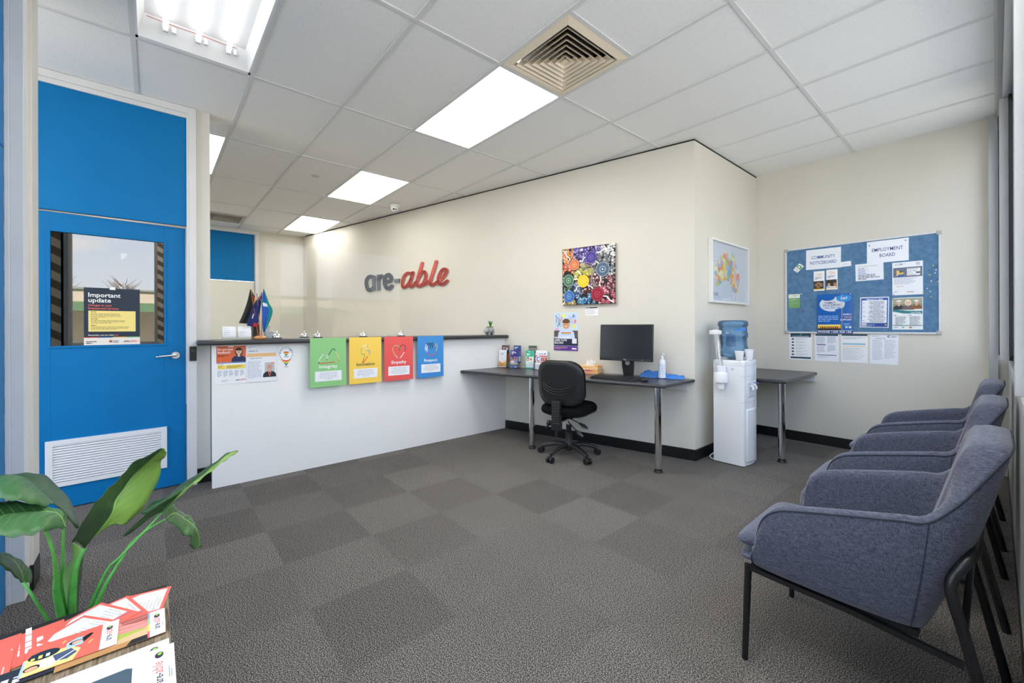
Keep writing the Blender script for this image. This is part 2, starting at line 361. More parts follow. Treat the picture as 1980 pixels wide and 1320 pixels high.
GRY, LGRY = PM('7C828C'), PM('B9BEC8')
def brand(s, x, y, sz, dark=None, red=None, rot=0):
    """the 'are-able' wordmark: bold dark 'are-' and sloping coral 'able'"""
    dark = dark or PM('2B3440'); red = red or PM('E8685C')
    vs, fs, w1 = glyphs('are-', .035); a = w1*sz*.9
    c, q = cos(rot), sin(rot)
    s.t('are-', x, y, sz, dark, 'l', .035, w=a, rot=rot)
    s.t('able', x+(a+sz*.03)*c, y+(a+sz*.03)*q, sz*1.12, red, 'l', .012, rot=rot, shear=.28)
# ------------------------------------------------------------------ room
H = 2.953
AN = .2347; LWX, LWY = -1.8056, 3.7665
def on_wall(t, off=0):                           # point on the skewed wall, t metres left of its free end
    return (LWX-t*cos(AN)+off*sin(AN), LWY-t*sin(AN)-off*cos(AN))
XD, YN, XW = -4.14, 5.273, .06
fl = MB().box((-8.9, -1.9, -.05), (.1, 5.6, 0), carpet_m).build('floor', smooth=False); struct(fl)
# ceiling tiles cell by cell, leaving openings for lights and vents
gx = [-2.12+1.206*k for k in range(-6, 3)]; gy = [1.722+.603*k for k in range(-6, 7)]
def cell(i, j): return gx[i], gx[i+1], gy[j], gy[j+1]
TRO = [(5, 6), (3, 6), (1, 6), (5, 3), (3, 3), (6, 1), (7, 3), (7, 5), (1, 2)]   # troffers (i, j), the last four added out of view for fill light
HALF = {(6, 6): 0, (1, 4): 1, (1, 5): 0}
c = MB()
XE = .005; vent_cells = {(6, 6): 'L'}
for i in range(len(gx)-1):
    for j in range(len(gy)-1):
        if (i, j) in TRO: continue
        x0, x1, y0, y1 = cell(i, j); x1 = min(x1, XE)
        if (i, j) in ((6, 6), (1, 4)): x0 += .603  # a vent takes the first half of this cell
        mm = tile2_m if (i, j) in ((7, 4), (7, 5), (7, 6)) else tile_m
        c.box((x0+.003, y0+.003, H+.004), (x1-.003, y1-.003, H+.02), mm)
c.box((-8.9, -1.9, H+.14), (.1, 5.6, H+.18), M('ceiling_void', (.12, .12, .12), .9))
ce = struct(c.build('ceiling', smooth=False))
g = MB()
for x in gx+[XE]: g.box((x-.012, gy[0], H-.003), (x+.012, gy[-1], H+.012), grid_m)
g.box((-2.12+.603-.012, gy[6], H-.003), (-2.12+.603+.012, gy[7], H+.012), grid_m)
g.box((gx[1]+.603-.012, gy[4], H-.003), (gx[1]+.603+.012, gy[5], H+.012), grid_m)
for y in gy: g.box((gx[0], y-.012, H-.0025), (XE, y+.012, H+.0125), grid_m)
g.build('ceiling_grid', ce, smooth=False)
# walls
def wallseg(name, pts, z0=0, z1=H+.1, m=wall_m): return struct(MB().prism(pts, z0, z1, m).build(name, smooth=False))
p0 = (LWX, LWY); p1 = on_wall(6.85); 
wallseg('wall_logo', [p0, (LWX, YN+.15), (p1[0]-.2, YN+.15), (p1[0]-.2, p1[1]), p1])
wallseg('wall_noticeboard', [(LWX, YN), (XW+.1, YN), (XW+.1, YN+.15), (LWX, YN+.15)])
XF = -8.62
wallseg('wall_far', [(XF-.1, 1.43), (XF, 1.43), (XF, 2.6), (XF-.1, 2.6)])
wallseg('wall_far_side', [(XF-.1, -1.9), (XF, -1.9), (XF, .45), (XF-.1, .45)])
wallseg('wall_near', [(-8.9, -1.95), (-4.14, -1.95), (-4.14, -1.85), (-8.9, -1.85)])
wallseg('wall_near_sill', [(-4.14, -1.95), (.1, -1.95), (.1, -1.85), (-4.14, -1.85)], z1=.5)  # low part of the unseen near wall, under the added glazing
q = MB()
for x in (-4.14, -3.1, -2.05, -1.0, .05): q.box((x, -1.94, .5), (x+.05, -1.88, H), alu)
q.box((-4.14, -1.94, 2.80), (.1, -1.88, H), alu).box((-4.14, -1.94, .5), (.1, -1.88, .54), alu)
_w7 = struct(q.build('window_7', smooth=False)); MB().box((-4.12, -1.912, .54), (.06, -1.906, 2.80), glass('window_glass', (.96, .98, .98), .02)).build('glass_pane', _w7, smooth=False)  # glazing added in the unseen near wall to let bounce light in
wallseg('wall_stub', [(XD-.1, .262), (XD, .262), (XD, .35), (XD-.1, .35)], m=M('stub_paint', (.70, .68, .63), .6, noise=(2, .02)))
wallseg('wall_door_side', [(XD-.1, -1.85), (XD, -1.85), (XD, -.74), (XD-.1, -.74)])
# seams of the logo wall's sheet lining behind the counter
# skirtings
def skirt(name, a, b, h=.1, t=.012):
    a, b = Vector((*a, 0)), Vector((*b, 0)); d = (b-a).normalized(); n = Vector((d.y, -d.x, 0))*t
    return struct(MB().prism([a.xy, b.xy, (b+n).xy, (a+n).xy], 0.0, h, black_base).build('baseboard_'+name, smooth=False))
skirt('logo', on_wall(2.165), on_wall(0))
skirt('alcove', (LWX+.0, LWY-.01), (LWX, YN))
skirt('noticeboard', (LWX, YN), (-.08, YN))
skirt('stub', (XD, .262), (XD, .35), h=.115)
skirt('window', (XW-.002, -1.85), (XW-.002, 5.2), h=.09, t=.006).rotation_euler = (0, 0, 0)
# dark strips standing in for the shadow gap atop the logo and alcove walls
a, b = on_wall(0, .004), on_wall(6.84, .004); a2, b2 = on_wall(0, -.01), on_wall(6.84, -.01)
struct(MB().prism([a, b, b2, a2], H-.014, H-.002, dk).build('shadow_gap_strip_1', smooth=False))
struct(MB().box((LWX-.01, LWY, H-.014), (LWX+.004, YN, H-.002), dk).build('shadow_gap_strip_2', smooth=False))
# ------------------------------------------------------------------ blue door wall
DL, DR = -.66, .2
st = MB()
st.box((XD-.05, DR, 0), (XD+.025, DR+.014, H), alu).box((XD-.06, DR+.014, 0), (XD+.03, DR+.060, H), alu)
st.box((XD-.06, DL-.06, 0), (XD+.03, DL-.014, H), alu).box((XD-.05, DL-.014, 0), (XD+.025, DL, H), alu)
st.box((XD-.06, DL-.014, 2.905), (XD+.03, DR+.014, H), alu).box((XD-.05, DL, 2.872), (XD+.016, DR, 2.905), alu)
struct(st.build('trim_3', smooth=False, bevel=.002))
struct(MB().box((XD-.03, DL, 2.03), (XD+.004, DR, 2.872), blue_m).build('wall_transom', smooth=False, bevel=.002))
d = MB(); gy0, gy1, gz0, gz1 = -.523-DL, .064-DL, 1.112, 1.888
def frame_boxes(d, x0, x1, y0, y1, z0, z1, hy0, hy1, hz0, hz1, m):
    d.box((x0, y0, z0), (x1, hy0, z1), m).box((x0, hy1, z0), (x1, y1, z1), m).box((x0, hy0, z0), (x1, hy1, hz0), m).box((x0, hy0, hz1), (x1, hy1, z1), m)
frame_boxes(d, 0-.035, 0, 0+.003, DR-DL-.003, .008, 2.018, gy0, gy1, gz0, gz1, blue_m)
door = struct(d.build('door_1', smooth=False, bevel=.0015))
AJ = RAD(3.0); door.location = (XD, DL, 0); door.rotation_euler = (0, 0, AJ)   # standing slightly ajar
d = MB(); frame_boxes(d, 0, 0+.006, gy0-.014, gy1+.014, gz0-.014, gz1+.014, gy0, gy1, gz0, gz1, blue_m)
d.build('glazing_bead', door, smooth=False, bevel=.0015)
mir = bpy.data.materials.new('mirror_film_glass'); mir.use_nodes = True
bb = mir.node_tree.nodes['Principled BSDF']; bb.inputs['Base Color'].default_value = (.22, .215, .21, 1); bb.inputs['Metallic'].default_value = 1; bb.inputs['Roughness'].default_value = .012
MB().box((0-.022, gy0, gz0), (0-.012, gy1, gz1), mir).build('glass_pane', door, smooth=False)
gr = MB(); a0, a1, b0, b1 = -.549-DL, .079-DL, .160, .474
frame_boxes(gr, 0, 0+.014, a0, a1, b0, b1, a0+.034, a1-.034, b0+.03, b1-.03, M('grille_white', (.78, .79, .81), .35))
for k in range(15):
    z = b0+.036+k*.0172
    gr.add([(0+.002, a0+.034, z+.0115), (0+.002, a1-.034, z+.0115), (0+.013, a1-.034, z), (0+.013, a0+.034, z),
            (0+.001, a0+.034, z+.012), (0+.001, a1-.034, z+.012), (0+.011, a1-.034, z-.003), (0+.011, a0+.034, z-.003)],
           [(0, 3, 2, 1), (4, 5, 6, 7), (2, 3, 7, 6)], MC['grille_white'])
gr.box((0+.0003, a0+.034, b0+.03), (0+.001, a1-.034, b1-.03), M('grille_back', (.08, .085, .09), .6))
gr.build('door_grille', door, smooth=False)
satin = M('satin_chrome', (.72, .72, .73), .22, metal=1)
HY = .132-DL; hd = MB(); hd.cyl((0, HY, 1.02), (0+.01, HY, 1.02), .027, satin, n=28)
hd.cyl((0+.01, HY, 1.02), (0+.045, HY, 1.02), .010, satin)
hd.tube(bez([(.040, HY+.008, 1.02), (.047, HY-.007, 1.021), (.050, HY-.052, 1.018), (.050, HY-.102, 1.013), (.046, HY-.114, 1.012)]), .0095, satin, flat=.7)
hd.build('door_handle', door)
tg = tag(MB().box((XD+.03, .214, .975), (XD+.048, .258, 1.088), M('reader_black', (.012, .012, .013), .3)).box((XD+.048, .226, 1.052), (XD+.0486, .232, 1.056), PM('6AA0FF')).box((XD+.048, .24, 1.052), (XD+.0486, .244, 1.056), PM('58D080')).build('card_reader', bevel=.004), 'small black card reader mounted on the white frame beside the blue door handle', 'card reader')
# paper notice taped on the door glass
s = Sheet(.292, .405, PM('E9E4DE'))
s.r(0, .055, .292, .35, PM('1F2D40')).t('Important', .022, .340, .043, WHT, 'l', .035, w=.165).t('update', .022, .303, .043, WHT, 'l', .035, w=.115)
s.t('Changes to your', .022, .275, .021, CORAL, 'l', .02, w=.12).t('Employment Services', .022, .253, .021, CORAL, 'l', .02, w=.155)
s.r(.022, .095, .246, .148, PM('F3DD86')); s.para(.034, .232, .06, 1, .010, PM('5E5A40')); s.para(.034, .220, .20, 4, .0085, PM('9A9060')); s.para(.034, .182, .07, 1, .010, PM('5E5A40')); s.para(.034, .171, .19, 3, .0085, PM('9A9060')); s.para(.034, .137, .08, 1, .010, PM('5E5A40')); s.para(.034, .126, .20, 3, .0085, PM('9A9060'))
s.t('Remember, you are value', .022, .066, .013, WHT, 'l', .02, w=.13); s.t('able', .155, .066, .013, CORAL, 'l', .02)
for k, h in enumerate(('E8685C', '3D7DC0', 'F3C95A', '7CC58A')): s.r(k*.073, .051, .073, .005, PM(h))
s.para(.01, .022, .06, 2, .011, PM('444444')); s.el(.135, .025, .009, .009, PM('C06048')); s.para(.148, .026, .045, 2, .010, GRY); brand(s, .205, .018, .022)
s.r(.13, .395, .03, .02, PM('F4F2EC'))
s.place('notice_poster', 'dark navy Important update notice taped to the glass of the blue door', 'poster', (XD-sin(AJ)*.44+.002, DL+.44*cos(AJ), 1.316), PI/2+AJ)
# near post, blue partition leaf at the far left
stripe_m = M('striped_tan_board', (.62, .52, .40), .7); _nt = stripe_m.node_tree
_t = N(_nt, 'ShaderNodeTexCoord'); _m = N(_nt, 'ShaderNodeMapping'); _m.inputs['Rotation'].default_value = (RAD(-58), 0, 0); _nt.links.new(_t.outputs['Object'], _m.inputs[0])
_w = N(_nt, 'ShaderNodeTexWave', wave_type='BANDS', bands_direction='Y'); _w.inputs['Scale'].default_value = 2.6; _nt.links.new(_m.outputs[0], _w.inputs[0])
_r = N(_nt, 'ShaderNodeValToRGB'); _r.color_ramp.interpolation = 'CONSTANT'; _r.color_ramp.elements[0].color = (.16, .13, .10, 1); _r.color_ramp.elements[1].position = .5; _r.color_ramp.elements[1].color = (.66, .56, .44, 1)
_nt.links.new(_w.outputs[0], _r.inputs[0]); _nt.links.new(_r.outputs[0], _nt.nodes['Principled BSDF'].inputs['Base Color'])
po = MB(); po.box((-2.885, -.500, 0), (-2.868, -.484, H), alu).box((-2.96, -.484, 0), (-2.870, -.442, H), alu).box((-3.10, -.470, .0), (-2.96, -.446, H), M('groove', (.34, .36, .38), .5))
po.box((-3.10, -.446, .12), (-2.96, -.430, H), alu_beige).box((-3.102, -.45, 0), (-2.958, -.428, .12), black_base)
struct(po.build('trim_4', smooth=False, bevel=.002))
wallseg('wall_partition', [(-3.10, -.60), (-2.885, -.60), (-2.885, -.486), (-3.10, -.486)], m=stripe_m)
bp_ = MB(); bp_.box((-2.868, -.525, .0), (-2.0, -.500, 2.03), blue_m).box((-2.868, -.525, 2.036), (-2.0, -.500, H), blue_m)
struct(bp_.build('wall_blue_partition', smooth=False, bevel=.002))
struct(MB().box((-2.0, -.54, 0), (-1.95, -.485, H), alu).build('trim_5', smooth=False, bevel=.002))
# ------------------------------------------------------------------ rear room door
fr = MB(); fr.box((XF-.02, 1.375, 0), (XF+.03, 1.435, H), alu).box((XF-.02, .45, 2.885), (XF+.03, 1.375, H), alu).box((XF-.02, .45, 0), (XF+.03, .50, 2.885), alu).box((XF, 1.366, 0), (XF+.02, 1.375, 2.885), M('seal', (.08, .08, .09), .6))
struct(fr.build('trim_6', smooth=False, bevel=.002))
d2 = struct(MB().box((XF-.02, .50, 0), (XF-.004, 1.366, 2.05), M('cream_panel', (.74, .74, .66), .6, noise=(1.5, .03))).build('door_2', smooth=False))
MB().box((XF-.02, .50, 2.055), (XF-.001, 1.366, 2.885), blue_m).build('transom_panel', d2, smooth=False)
# ------------------------------------------------------------------ window wall (right)
ww = MB(); steel = M('window_sill_grey', (.40, .41, .42), .35, noise=(4, .05)); walu = M('window_aluminium', (.40, .41, .415), .4, noise=(5, .04))
ww.box((XW, -1.85, 0), (XW+.08, 5.27, .955), walu)
ww.box((XW-.008, -1.85, .955), (XW+.14, 5.2, .992), steel)
ww.box((XW-.03, -1.85, 2.80), (XW+.10, 5.27, H+.02), M('window_head', (.42, .43, .44), .45))
ww.box((XW-.055, -1.85, H-.03), (XW-.03, 5.27, H+.003), M('angle_trim', (.50, .51, .51), .4))
struct(ww.build('wall_window', smooth=False, bevel=.002))
mul = [(5.10, 5.17, -.10), (4.45, 4.56, .014), (2.2, 2.30, .040), (1.35, 1.45, .045), (.50, .64, .05), (-.54, -.44, .05), (-1.85, -1.78, .05)]
for k, (y0, y1, x0) in enumerate(mul):
    q = MB(); 
    if k == 0: q.box((-.042, 5.19, 0), (.009, 5.262, H-.03), walu); q.box((.010, 5.15, .992), (.019, 5.19, 2.8), dk)
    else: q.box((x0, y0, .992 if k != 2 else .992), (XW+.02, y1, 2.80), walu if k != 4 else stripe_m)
    if k == 1: q.box((.056, 4.40, .992), (.070, 4.449, 2.80), dk)
    struct(q.build('window_frame_post', smooth=False, bevel=.002)); 
wn = []
ys = [(4.56, 5.19), (2.30, 4.45), (1.45, 2.2), (.64, 1.35), (-.44, .50), (-1.78, -.54)]
for k, (y0, y1) in enumerate(ys):
    q = MB(); x0, x1 = XW+.012, XW+.05; fm = M('gasket_black', (.03, .03, .033), .5)
    frame_boxes(q, x0, x1, y0, y1, .992, 2.80, y0+.035, y1-.035, 1.03, 2.76, fm if k < 2 else walu)
    o = struct(q.build('window_%d' % (k+1), smooth=False))
    MB().box((XW+.028, y0+.035, 1.03), (XW+.034, y1-.035, 2.76), glass('window_glass', (.96, .98, .98), .02)).build('glass_pane', o, smooth=False)
# ------------------------------------------------------------------ troffers
def troffer(i, j, label, group='recessed ceiling lights', em=None):
    x0, x1, y0, y1 = cell(i, j); x1 = min(x1, XE); cx, cy = (x0+x1)/2, (y0+y1)/2
    t = thing('ceiling_light', label, 'ceiling light', (cx, cy, H), 0, group)
    hx, hy = (x1-x0)/2-.012, .3015-.012
    q = MB(); 
    for a, b in (((-hx, -hy, -.001), (hx, -hy+.008, .01)), ((-hx, hy-.008, -.001), (hx, hy, .01)), ((-hx, -hy+.008, -.001), (-hx+.008, hy-.008, .01)), ((hx-.008, -hy+.008, -.001), (hx, hy-.008, .01))): q.box(a, b, white_pl)
    q.build('frame', t, smooth=False)
    MB().box((-hx+.008, -hy+.008, .001), (hx-.008, hy-.008, .006), em or panel_emit).build('diffuser', t, smooth=False)
    return t
troffer(5, 6, 'bright recessed ceiling light panel next to the large square air vent')
troffer(3, 6, 'recessed ceiling light panel near the white dome security camera', em=dim_emit)
troffer(1, 6, 'farthest recessed ceiling light panel, by the far corner of the room behind the counter', em=M('troffer_diffuser_weak', (1, .98, .935), .5, emit=LAMP*.4))
troffer(3, 3, 'recessed ceiling light panel partly hidden behind the wall stub beside the blue door')
troffer(7, 5, 'recessed ceiling light panel above the row of armchairs beside the window wall')  # added out of view to light the low wall under the noticeboard
troffer(1, 2, 'recessed ceiling light panel at the far end of the room, hidden behind the wall stub')  # added hidden lamp that brightens the area behind the counter
troffer(7, 3, 'recessed ceiling light panel straight above the near end of the window wall', em=dim_emit)  # added above the camera, unseen, for bounce onto the ceiling
troffer(6, 1, 'recessed ceiling light panel above the oak side table', em=dim_emit)  # unseen added panel, lights the walls more evenly from afar
x0, x1, y0, y1 = cell(5, 3)
t = thing('ceiling_light', 'open recessed ceiling light with three bare fluorescent tubes above the blue door', 'ceiling light', ((x0+x1)/2, (y0+y1)/2, H), 0, 'recessed ceiling lights')
hx, hy, dp = .591, .2895, .105; whi = M('troffer_enamel', (.86, .86, .86), .4)
q = MB(); q.box((-hx, -hy, -.001), (-hx+.03, hy, .006), whi).box((hx-.03, -hy, -.001), (hx, hy, .006), whi).box((-hx, -hy, -.001), (hx, -hy+.012, .006), whi).box((-hx, hy-.012, -.001), (hx, hy, .006), whi)
q.add([(-hx+.03, -hy+.012, 0), (hx-.03, -hy+.012, 0), (hx-.03, hy-.012, 0), (-hx+.03, hy-.012, 0), (-hx+.10, -hy+.04, dp), (hx-.10, -hy+.04, dp), (hx-.10, hy-.04, dp), (-hx+.10, hy-.04, dp)],
      [(4, 5, 6, 7), (0, 1, 5, 4), (1, 2, 6, 5), (2, 3, 7, 6), (3, 0, 4, 7)], whi)
q.build('housing', t, smooth=False)
for k in (-1, 0, 1):
    MB().cyl((-hx+.115, k*.155, .055), (hx-.115, k*.155, .055), .0135, tube_emit, n=16).build('fluorescent_tube', t)
    for e_ in (-1, 1):
        MB().box((e_*(hx-.112)-.012, k*.155-.012, .03), (e_*(hx-.112)+.012, k*.155+.012, .075), white_pl).build('lamp_holder', t, smooth=False, bevel=.003)
    MB().cyl((-hx+.095, k*.155+.04, .045), (-hx+.095, k*.155+.04, .075), .012, white_pl, n=14).build('starter', t)
MB().tube(bez([(-hx+.105, -.24, .09), (-hx+.108, -.1, .085), (-hx+.104, .02, .09), (-hx+.108, .14, .085), (-hx+.105, .2, .09)]), .002, M('red_wire', (.45, .12, .08), .5), n=6).build('wiring', t)
# ------------------------------------------------------------------ air vents
def vent(x0, y0, label, mt, S=.6):
    t = thing('air_vent', label, 'air vent', (x0+.3015, y0+.3015, H), 0, 'square ceiling air vents'); h = .288
    q = MB(); w = .05
    for a in (0, 1, 2, 3):
        q.T = Matrix.Rotation(a*PI/2, 4, 'Z')
        q.add([(-h, -h, -.002), (h, -h, -.002), (h-w, -h+w, -.012), (-h+w, -h+w, -.012), (-h, -h, .01), (h, -h, .01), (h-w, -h+w, .02), (-h+w, -h+w, .02)], [(0, 3, 2, 1), (0, 1, 5, 4), (3, 7, 6, 2)], mt)
    q.T = None; q.build('frame', t, smooth=False)
    q = MB(); hs = [.222, .186, .150, .114, .078, .045]
    for k, a in enumerate(hs):
        for r in range(4):
            q.T = Matrix.Rotation(r*PI/2, 4, 'Z'); b = a-.030; z0, z1 = -.012+.002*k*0, .026
            q.add([(-a, -a, z0), (a, -a, z0), (b, -b, z1), (-b, -b, z1), (-a, -a, z0-.003), (a, -a, z0-.003), (b, -b-.004, z1), (-b, -b-.004, z1)], [(0, 1, 2, 3), (7, 6, 5, 4), (0, 4, 5, 1)], mt)
    q.T = None; q.box((-.016, -.016, -.012), (.016, .016, -.008), mt)
    q.build('louvres', t, smooth=False)
    MB().box((-h+.02, -h+.02, .085), (h-.02, h-.02, .09), dk).box((-.004, -h+.03, .03), (.004, h-.03, .085), dk).build('dark_duct', t, smooth=False)
    return t
vent(-2.12, gy[6], 'large cream square louvred air vent in the ceiling beside the light panel', cream)
vent(gx[1], gy[4], 'small-looking grey louvred air vent in the ceiling of the area behind the counter', M('grey_vent', (.50, .47, .41), .5))
# ------------------------------------------------------------------ dome camera, cover ring
t = thing('security_camera', 'white dome security camera with two round lenses on the ceiling', 'security camera', (-5.50, 2.57, H-.003))
MB().lathe([(.062, 0), (.064, -.012), (.058, -.03), (.050, -.034)][::-1], (0, 0, 0), white_pl).build('base', t)
cb = MB(); cb.ball((0, 0, -.05), .05, white_pl); cb.build('dome', t)
dv = Vector((.80, -.38, -.46)).normalized(); cc = Vector((0, 0, -.05)); sd = Vector((.43, .90, 0)).normalized()
for k, mt in ((-1, dk), (1, M('ir_lens', (.22, .22, .2), .3))):
    d_ = (dv+sd*k*.30).normalized(); MB().cyl(cc+d_*.040, cc+d_*.0525, .0125, mt, n=18).build('lens', t)
tag(MB().lathe([(.045, 0), (.045, -.004), (.040, -.004), (.040, -.001), (.001, -.001)], (-5.05, 1.40, H+.004), M('cover_ring', (.62, .62, .61), .5)).build('ceiling_cover', bevel=0), 'small flat round cover ring on a ceiling tile above the counter', 'cover plate')
# ------------------------------------------------------------------ reception counter
XC = -3.92
yw = lambda x: LWY+math.tan(AN)*(x-LWX)
t = thing('reception_counter', 'white reception counter with a thin charcoal top along the left of the room', 'counter', (XC, 1.8, 0))
MB().prism([(-.03, .34-1.8), (0, .34-1.8), (0, yw(XC)-1.8-.002), (-.03, yw(XC-.03)-1.8-.002)], 0, 1.1, white_lam).build('front_panel', t, smooth=False)
MB().box((-.50, .355-1.8, 0), (-.03, .375-1.8, 1.1), white_lam).build('end_panel', t, smooth=False)
def bev_top(poly, z0, z1, name, par, m=dark_lam):
    return MB().prism(poly, z0, z1, m).build(name, par, smooth=True, bevel=.012, seg=4)
xf, xb = .062, -.36
bev_top([(xb, .262-1.8), (xf, .245-1.8), (xf, yw(XC+xf)-1.8-.004), (xb, yw(XC+xb)-1.8-.004)], 1.1, 1.137, 'countertop', t)
MB().box((-.62, .39-1.8, .72), (-.36, 3.05-1.8, .745), white_lam).build('work_shelf', t, smooth=False)
# acrylic screens on the counter
acr = glass('acrylic', (.985, .99, .99), .0, ior=1.45)
def screen(y0, y1, x, label):
    r = .03; pts = [(y0, 0), (y1, 0)]
    for a in range(7): pts.append((y1-r+r*cos(a*PI/12), .84-r+r*sin(a*PI/12)))
    for a in range(7): pts.append((y0+r+r*cos(PI/2+a*PI/12), .84-r+r*sin(PI/2+a*PI/12)))
    o = thing('acrylic_screen', label, 'screen', (x, 0, 1.1372), 0, 'clear acrylic counter screens')
    MB().prism(pts, -.0025, .0025, acr, axis='x').build('panel', o, smooth=False)
    for yy in (y0+.12, y1-.12): MB().box((-.012, yy-.02, 0), (-.0027, yy+.02, .03), acr).build('foot', o, smooth=False)
screen(.715, 1.29, -4.12, 'clear acrylic screen standing on the counter behind the small flags')
screen(.86, 2.0, -4.17, 'long clear acrylic screen standing on the middle of the counter behind the bells')
# ------------------------------------------------------------------ value posters on the counter edge
XP = XC+.066
def value_poster(name, y, col, draw, txt, tcol, lab):
    s = Sheet(.305, .43, PM(col, .35)); draw(s)
    s.t(txt, .152, .165, .042, tcol, 'c', .03, w=.155 if len(txt) < 10 else .17)
    s.r(.04, .05, .225, .088, PM('ECEEF4')); s.para(.065, .120, .175, 5, .0135, PM('A4AAB6'), .3, 'c')
    s.r(0, .41, .305, .018, PM('E6EAE6', .2)) if False else None
    s.place('value_poster', lab, 'poster', (XP, y, .926), PI/2, 'coloured value posters along the counter')
Wh, Dk, Rd, Ye, Gn, Bl = PM('FBFBFB'), PM('20303F'), PM('D8402F'), PM('F6D36B'), PM('9CCB8F'), PM('5DA0DC')
def mtn(s):
    s.line([(.07, .215), (.072, .235), (.105, .285), (.118, .293), (.13, .283), (.142, .262), (.146, .24), (.136, .235), (.134, .25), (.15, .27)], .006, Wh, True)
    s.line([(.153, .278), (.18, .322), (.195, .332), (.21, .318)], .006, Dk, True); s.line([(.216, .306), (.24, .245), (.245, .225), (.233, .215), (.208, .215)], .006, Ye, True)
    s.line([(.07, .222), (.073, .211), (.085, .209), (.205, .213)], .006, Rd, True)
def bolt(s):
    s.line([(.115, .33), (.122, .345), (.16, .352), (.172, .347), (.168, .33), (.157, .308)], .006, Wh, True)
    s.line([(.158, .305), (.185, .304), (.192, .297), (.183, .268)], .006, Bl, True); s.line([(.115, .33), (.11, .285), (.117, .272), (.14, .27), (.143, .262), (.136, .24)], .006, Gn, True)
    s.line([(.135, .235), (.125, .198), (.132, .195), (.172, .25)], .006, Rd, True)
def heart(s):
    s.line([(.158, .322), (.15, .31), (.153, .298), (.163, .303), (.16, .32), (.135, .342), (.105, .342), (.09, .325)], .006, Gn, True)
    s.line([(.163, .325), (.185, .345), (.21, .34), (.222, .315), (.212, .285)], .006, Dk, True); s.line([(.088, .318), (.088, .295), (.1, .268), (.113, .25)], .006, Ye, True)
    s.line([(.116, .245), (.14, .222), (.155, .218), (.175, .23), (.206, .272)], .006, Wh, True)
def hand(s):
    s.line([(.1, .305), (.088, .33), (.098, .338), (.115, .31), (.1, .3), (.085, .315)], .006, Wh, True); s.line([(.108, .27), (.085, .295), (.092, .303), (.118, .28)], .006, Wh, True)
    for k in range(3): s.line([(.135+k*.022, .30), (.112+k*.026, .345), (.122+k*.026, .356), (.15+k*.022, .315)], .006, Dk, True)
    s.line([(.195, .315), (.205, .33), (.21, .348), (.222, .345), (.226, .31), (.215, .27)], .006, Ye, True); s.line([(.105, .262), (.13, .235), (.16, .225), (.19, .235), (.212, .262)], .006, Rd, True)
value_poster('p', 1.175, '8FCB86', mtn, 'Integrity', Wh, 'green Integrity poster with a line-drawn mountain hanging from the counter edge')
value_poster('p', 1.508, 'F8D05A', bolt, 'Innovation', Dk, 'yellow Innovation poster with a lightning bolt hanging from the counter edge')
value_poster('p', 1.842, 'E85A58', heart, 'Empathy', Wh, 'red Empathy poster with a looped heart hanging from the counter edge')
value_poster('p', 2.198, '3F8FD6', hand, 'Respect', Wh, 'blue Respect poster with a line-drawn hand hanging from the counter edge')
# feedback flyer, plastic-sleeved letter, welcome sticker
s = Sheet(.213, .302)
s.r(.008, .17, .197, .125, PM('E2683A')).t('Do you have', .016, .262, .026, WHT, 'l', .03, w=.10).t('feedback?', .016, .238, .026, WHT, 'l', .03, w=.085); s.para(.016, .222, .085, 2, .009, PM('5A1E10'))
s.bust(.155, .17, .118, PM('E8C0A4'), PM('2A1C18'), PM('1D2F58'), longh=True, smile=False).r(.008, .163, .197, .006, PM('2C5FA8'))
s.para(.016, .153, .07, 1, .009, CORAL); s.r(.016, .118, .048, .03, PM('F2D95C')).r(.07, .118, .125, .03, PM('F2D95C')); s.para(.02, .138, .035, 2, .007, PM('8A7A30')); s.para(.075, .138, .11, 3, .007, PM('8A7A30'))
for k in range(5): s.para(.016+k*.037, .100, .03, 6, .008, PM('9AA6BE'))
brand(s, .135, .022, .02); s.para(.04, .028, .06, 2, .008, LGRY); s.r(.085, .285, .035, .02, PM('F6E8DE'))
s.place('feedback_flyer', 'orange and white Do you have feedback flyer at the left end of the counter front', 'flyer', (XC+.002, .466, .945), PI/2, tilt=0)
s = Sheet(.222, .312, M('plastic_sleeve', (.80, .82, .86), .12, coat=.6))
s.r(.006, .006, .21, .30, PM('EEF0F5', .2)); s.para(.015, .285, .06, 2, .009, LGRY); s.para(.02, .248, .16, 1, .016, PM('8FA0B8')); s.r(.008, .205, .205, .028, PM('F2C48A', .2)); s.para(.03, .19, .15, 1, .012, PM('8FA0B8'))
s.para(.012, .165, .105, 16, .0088, PM('B8C0D4')); s.r(.132, .035, .07, .12, PM('B9BEC4')).bust(.167, .035, .115, PM('D8A088'), PM('888888'), PM('23262E'), bald=True)
s.line([(.157, .075), (.167, .045)], .004, CORAL).line([(.177, .075), (.168, .045)], .004, CORAL).el(.167, .112, .011, .006, PM('B8A090')).el(.190, .150, .012, .008, PM('EE9090')).r(.09, .302, .04, .012, PM('E8E4DA'))
s.place('sleeved_letter', 'white letter with a bearded man photo in a glossy plastic sleeve on the counter front', 'letter', (XC+.0045, .672, .948), PI/2)
s = Sheet(0, 0); s.w = .12; s.h = .22
def pin(s, sc, m, y0=.135, x=.06):
    R = .052*sc; pts = [(x, .030+.02*(1-sc))]
    for a in range(25): t_ = -.35+a*(PI+.7)/24; pts.append((x+R*cos(t_), y0+R*sin(t_)))
    s.poly(pts, m)
pin(s, 1.0, PM('5FA8C8')); pin(s, .92, WHT)
for k, h in enumerate(('D8402F', 'EE8A34', 'F4D84E', '4FA35C', '3D7DC0', '6A4AA0')):
    w = .045-.0075*k; y = .088-.0085*k; s.poly([(.06-w*.95, y), (.06, y-.012), (.06+w*.95, y), (.06+w*.72, y-.0085), (.06, y-.0205), (.06-w*.72, y-.0085)], PM(h))
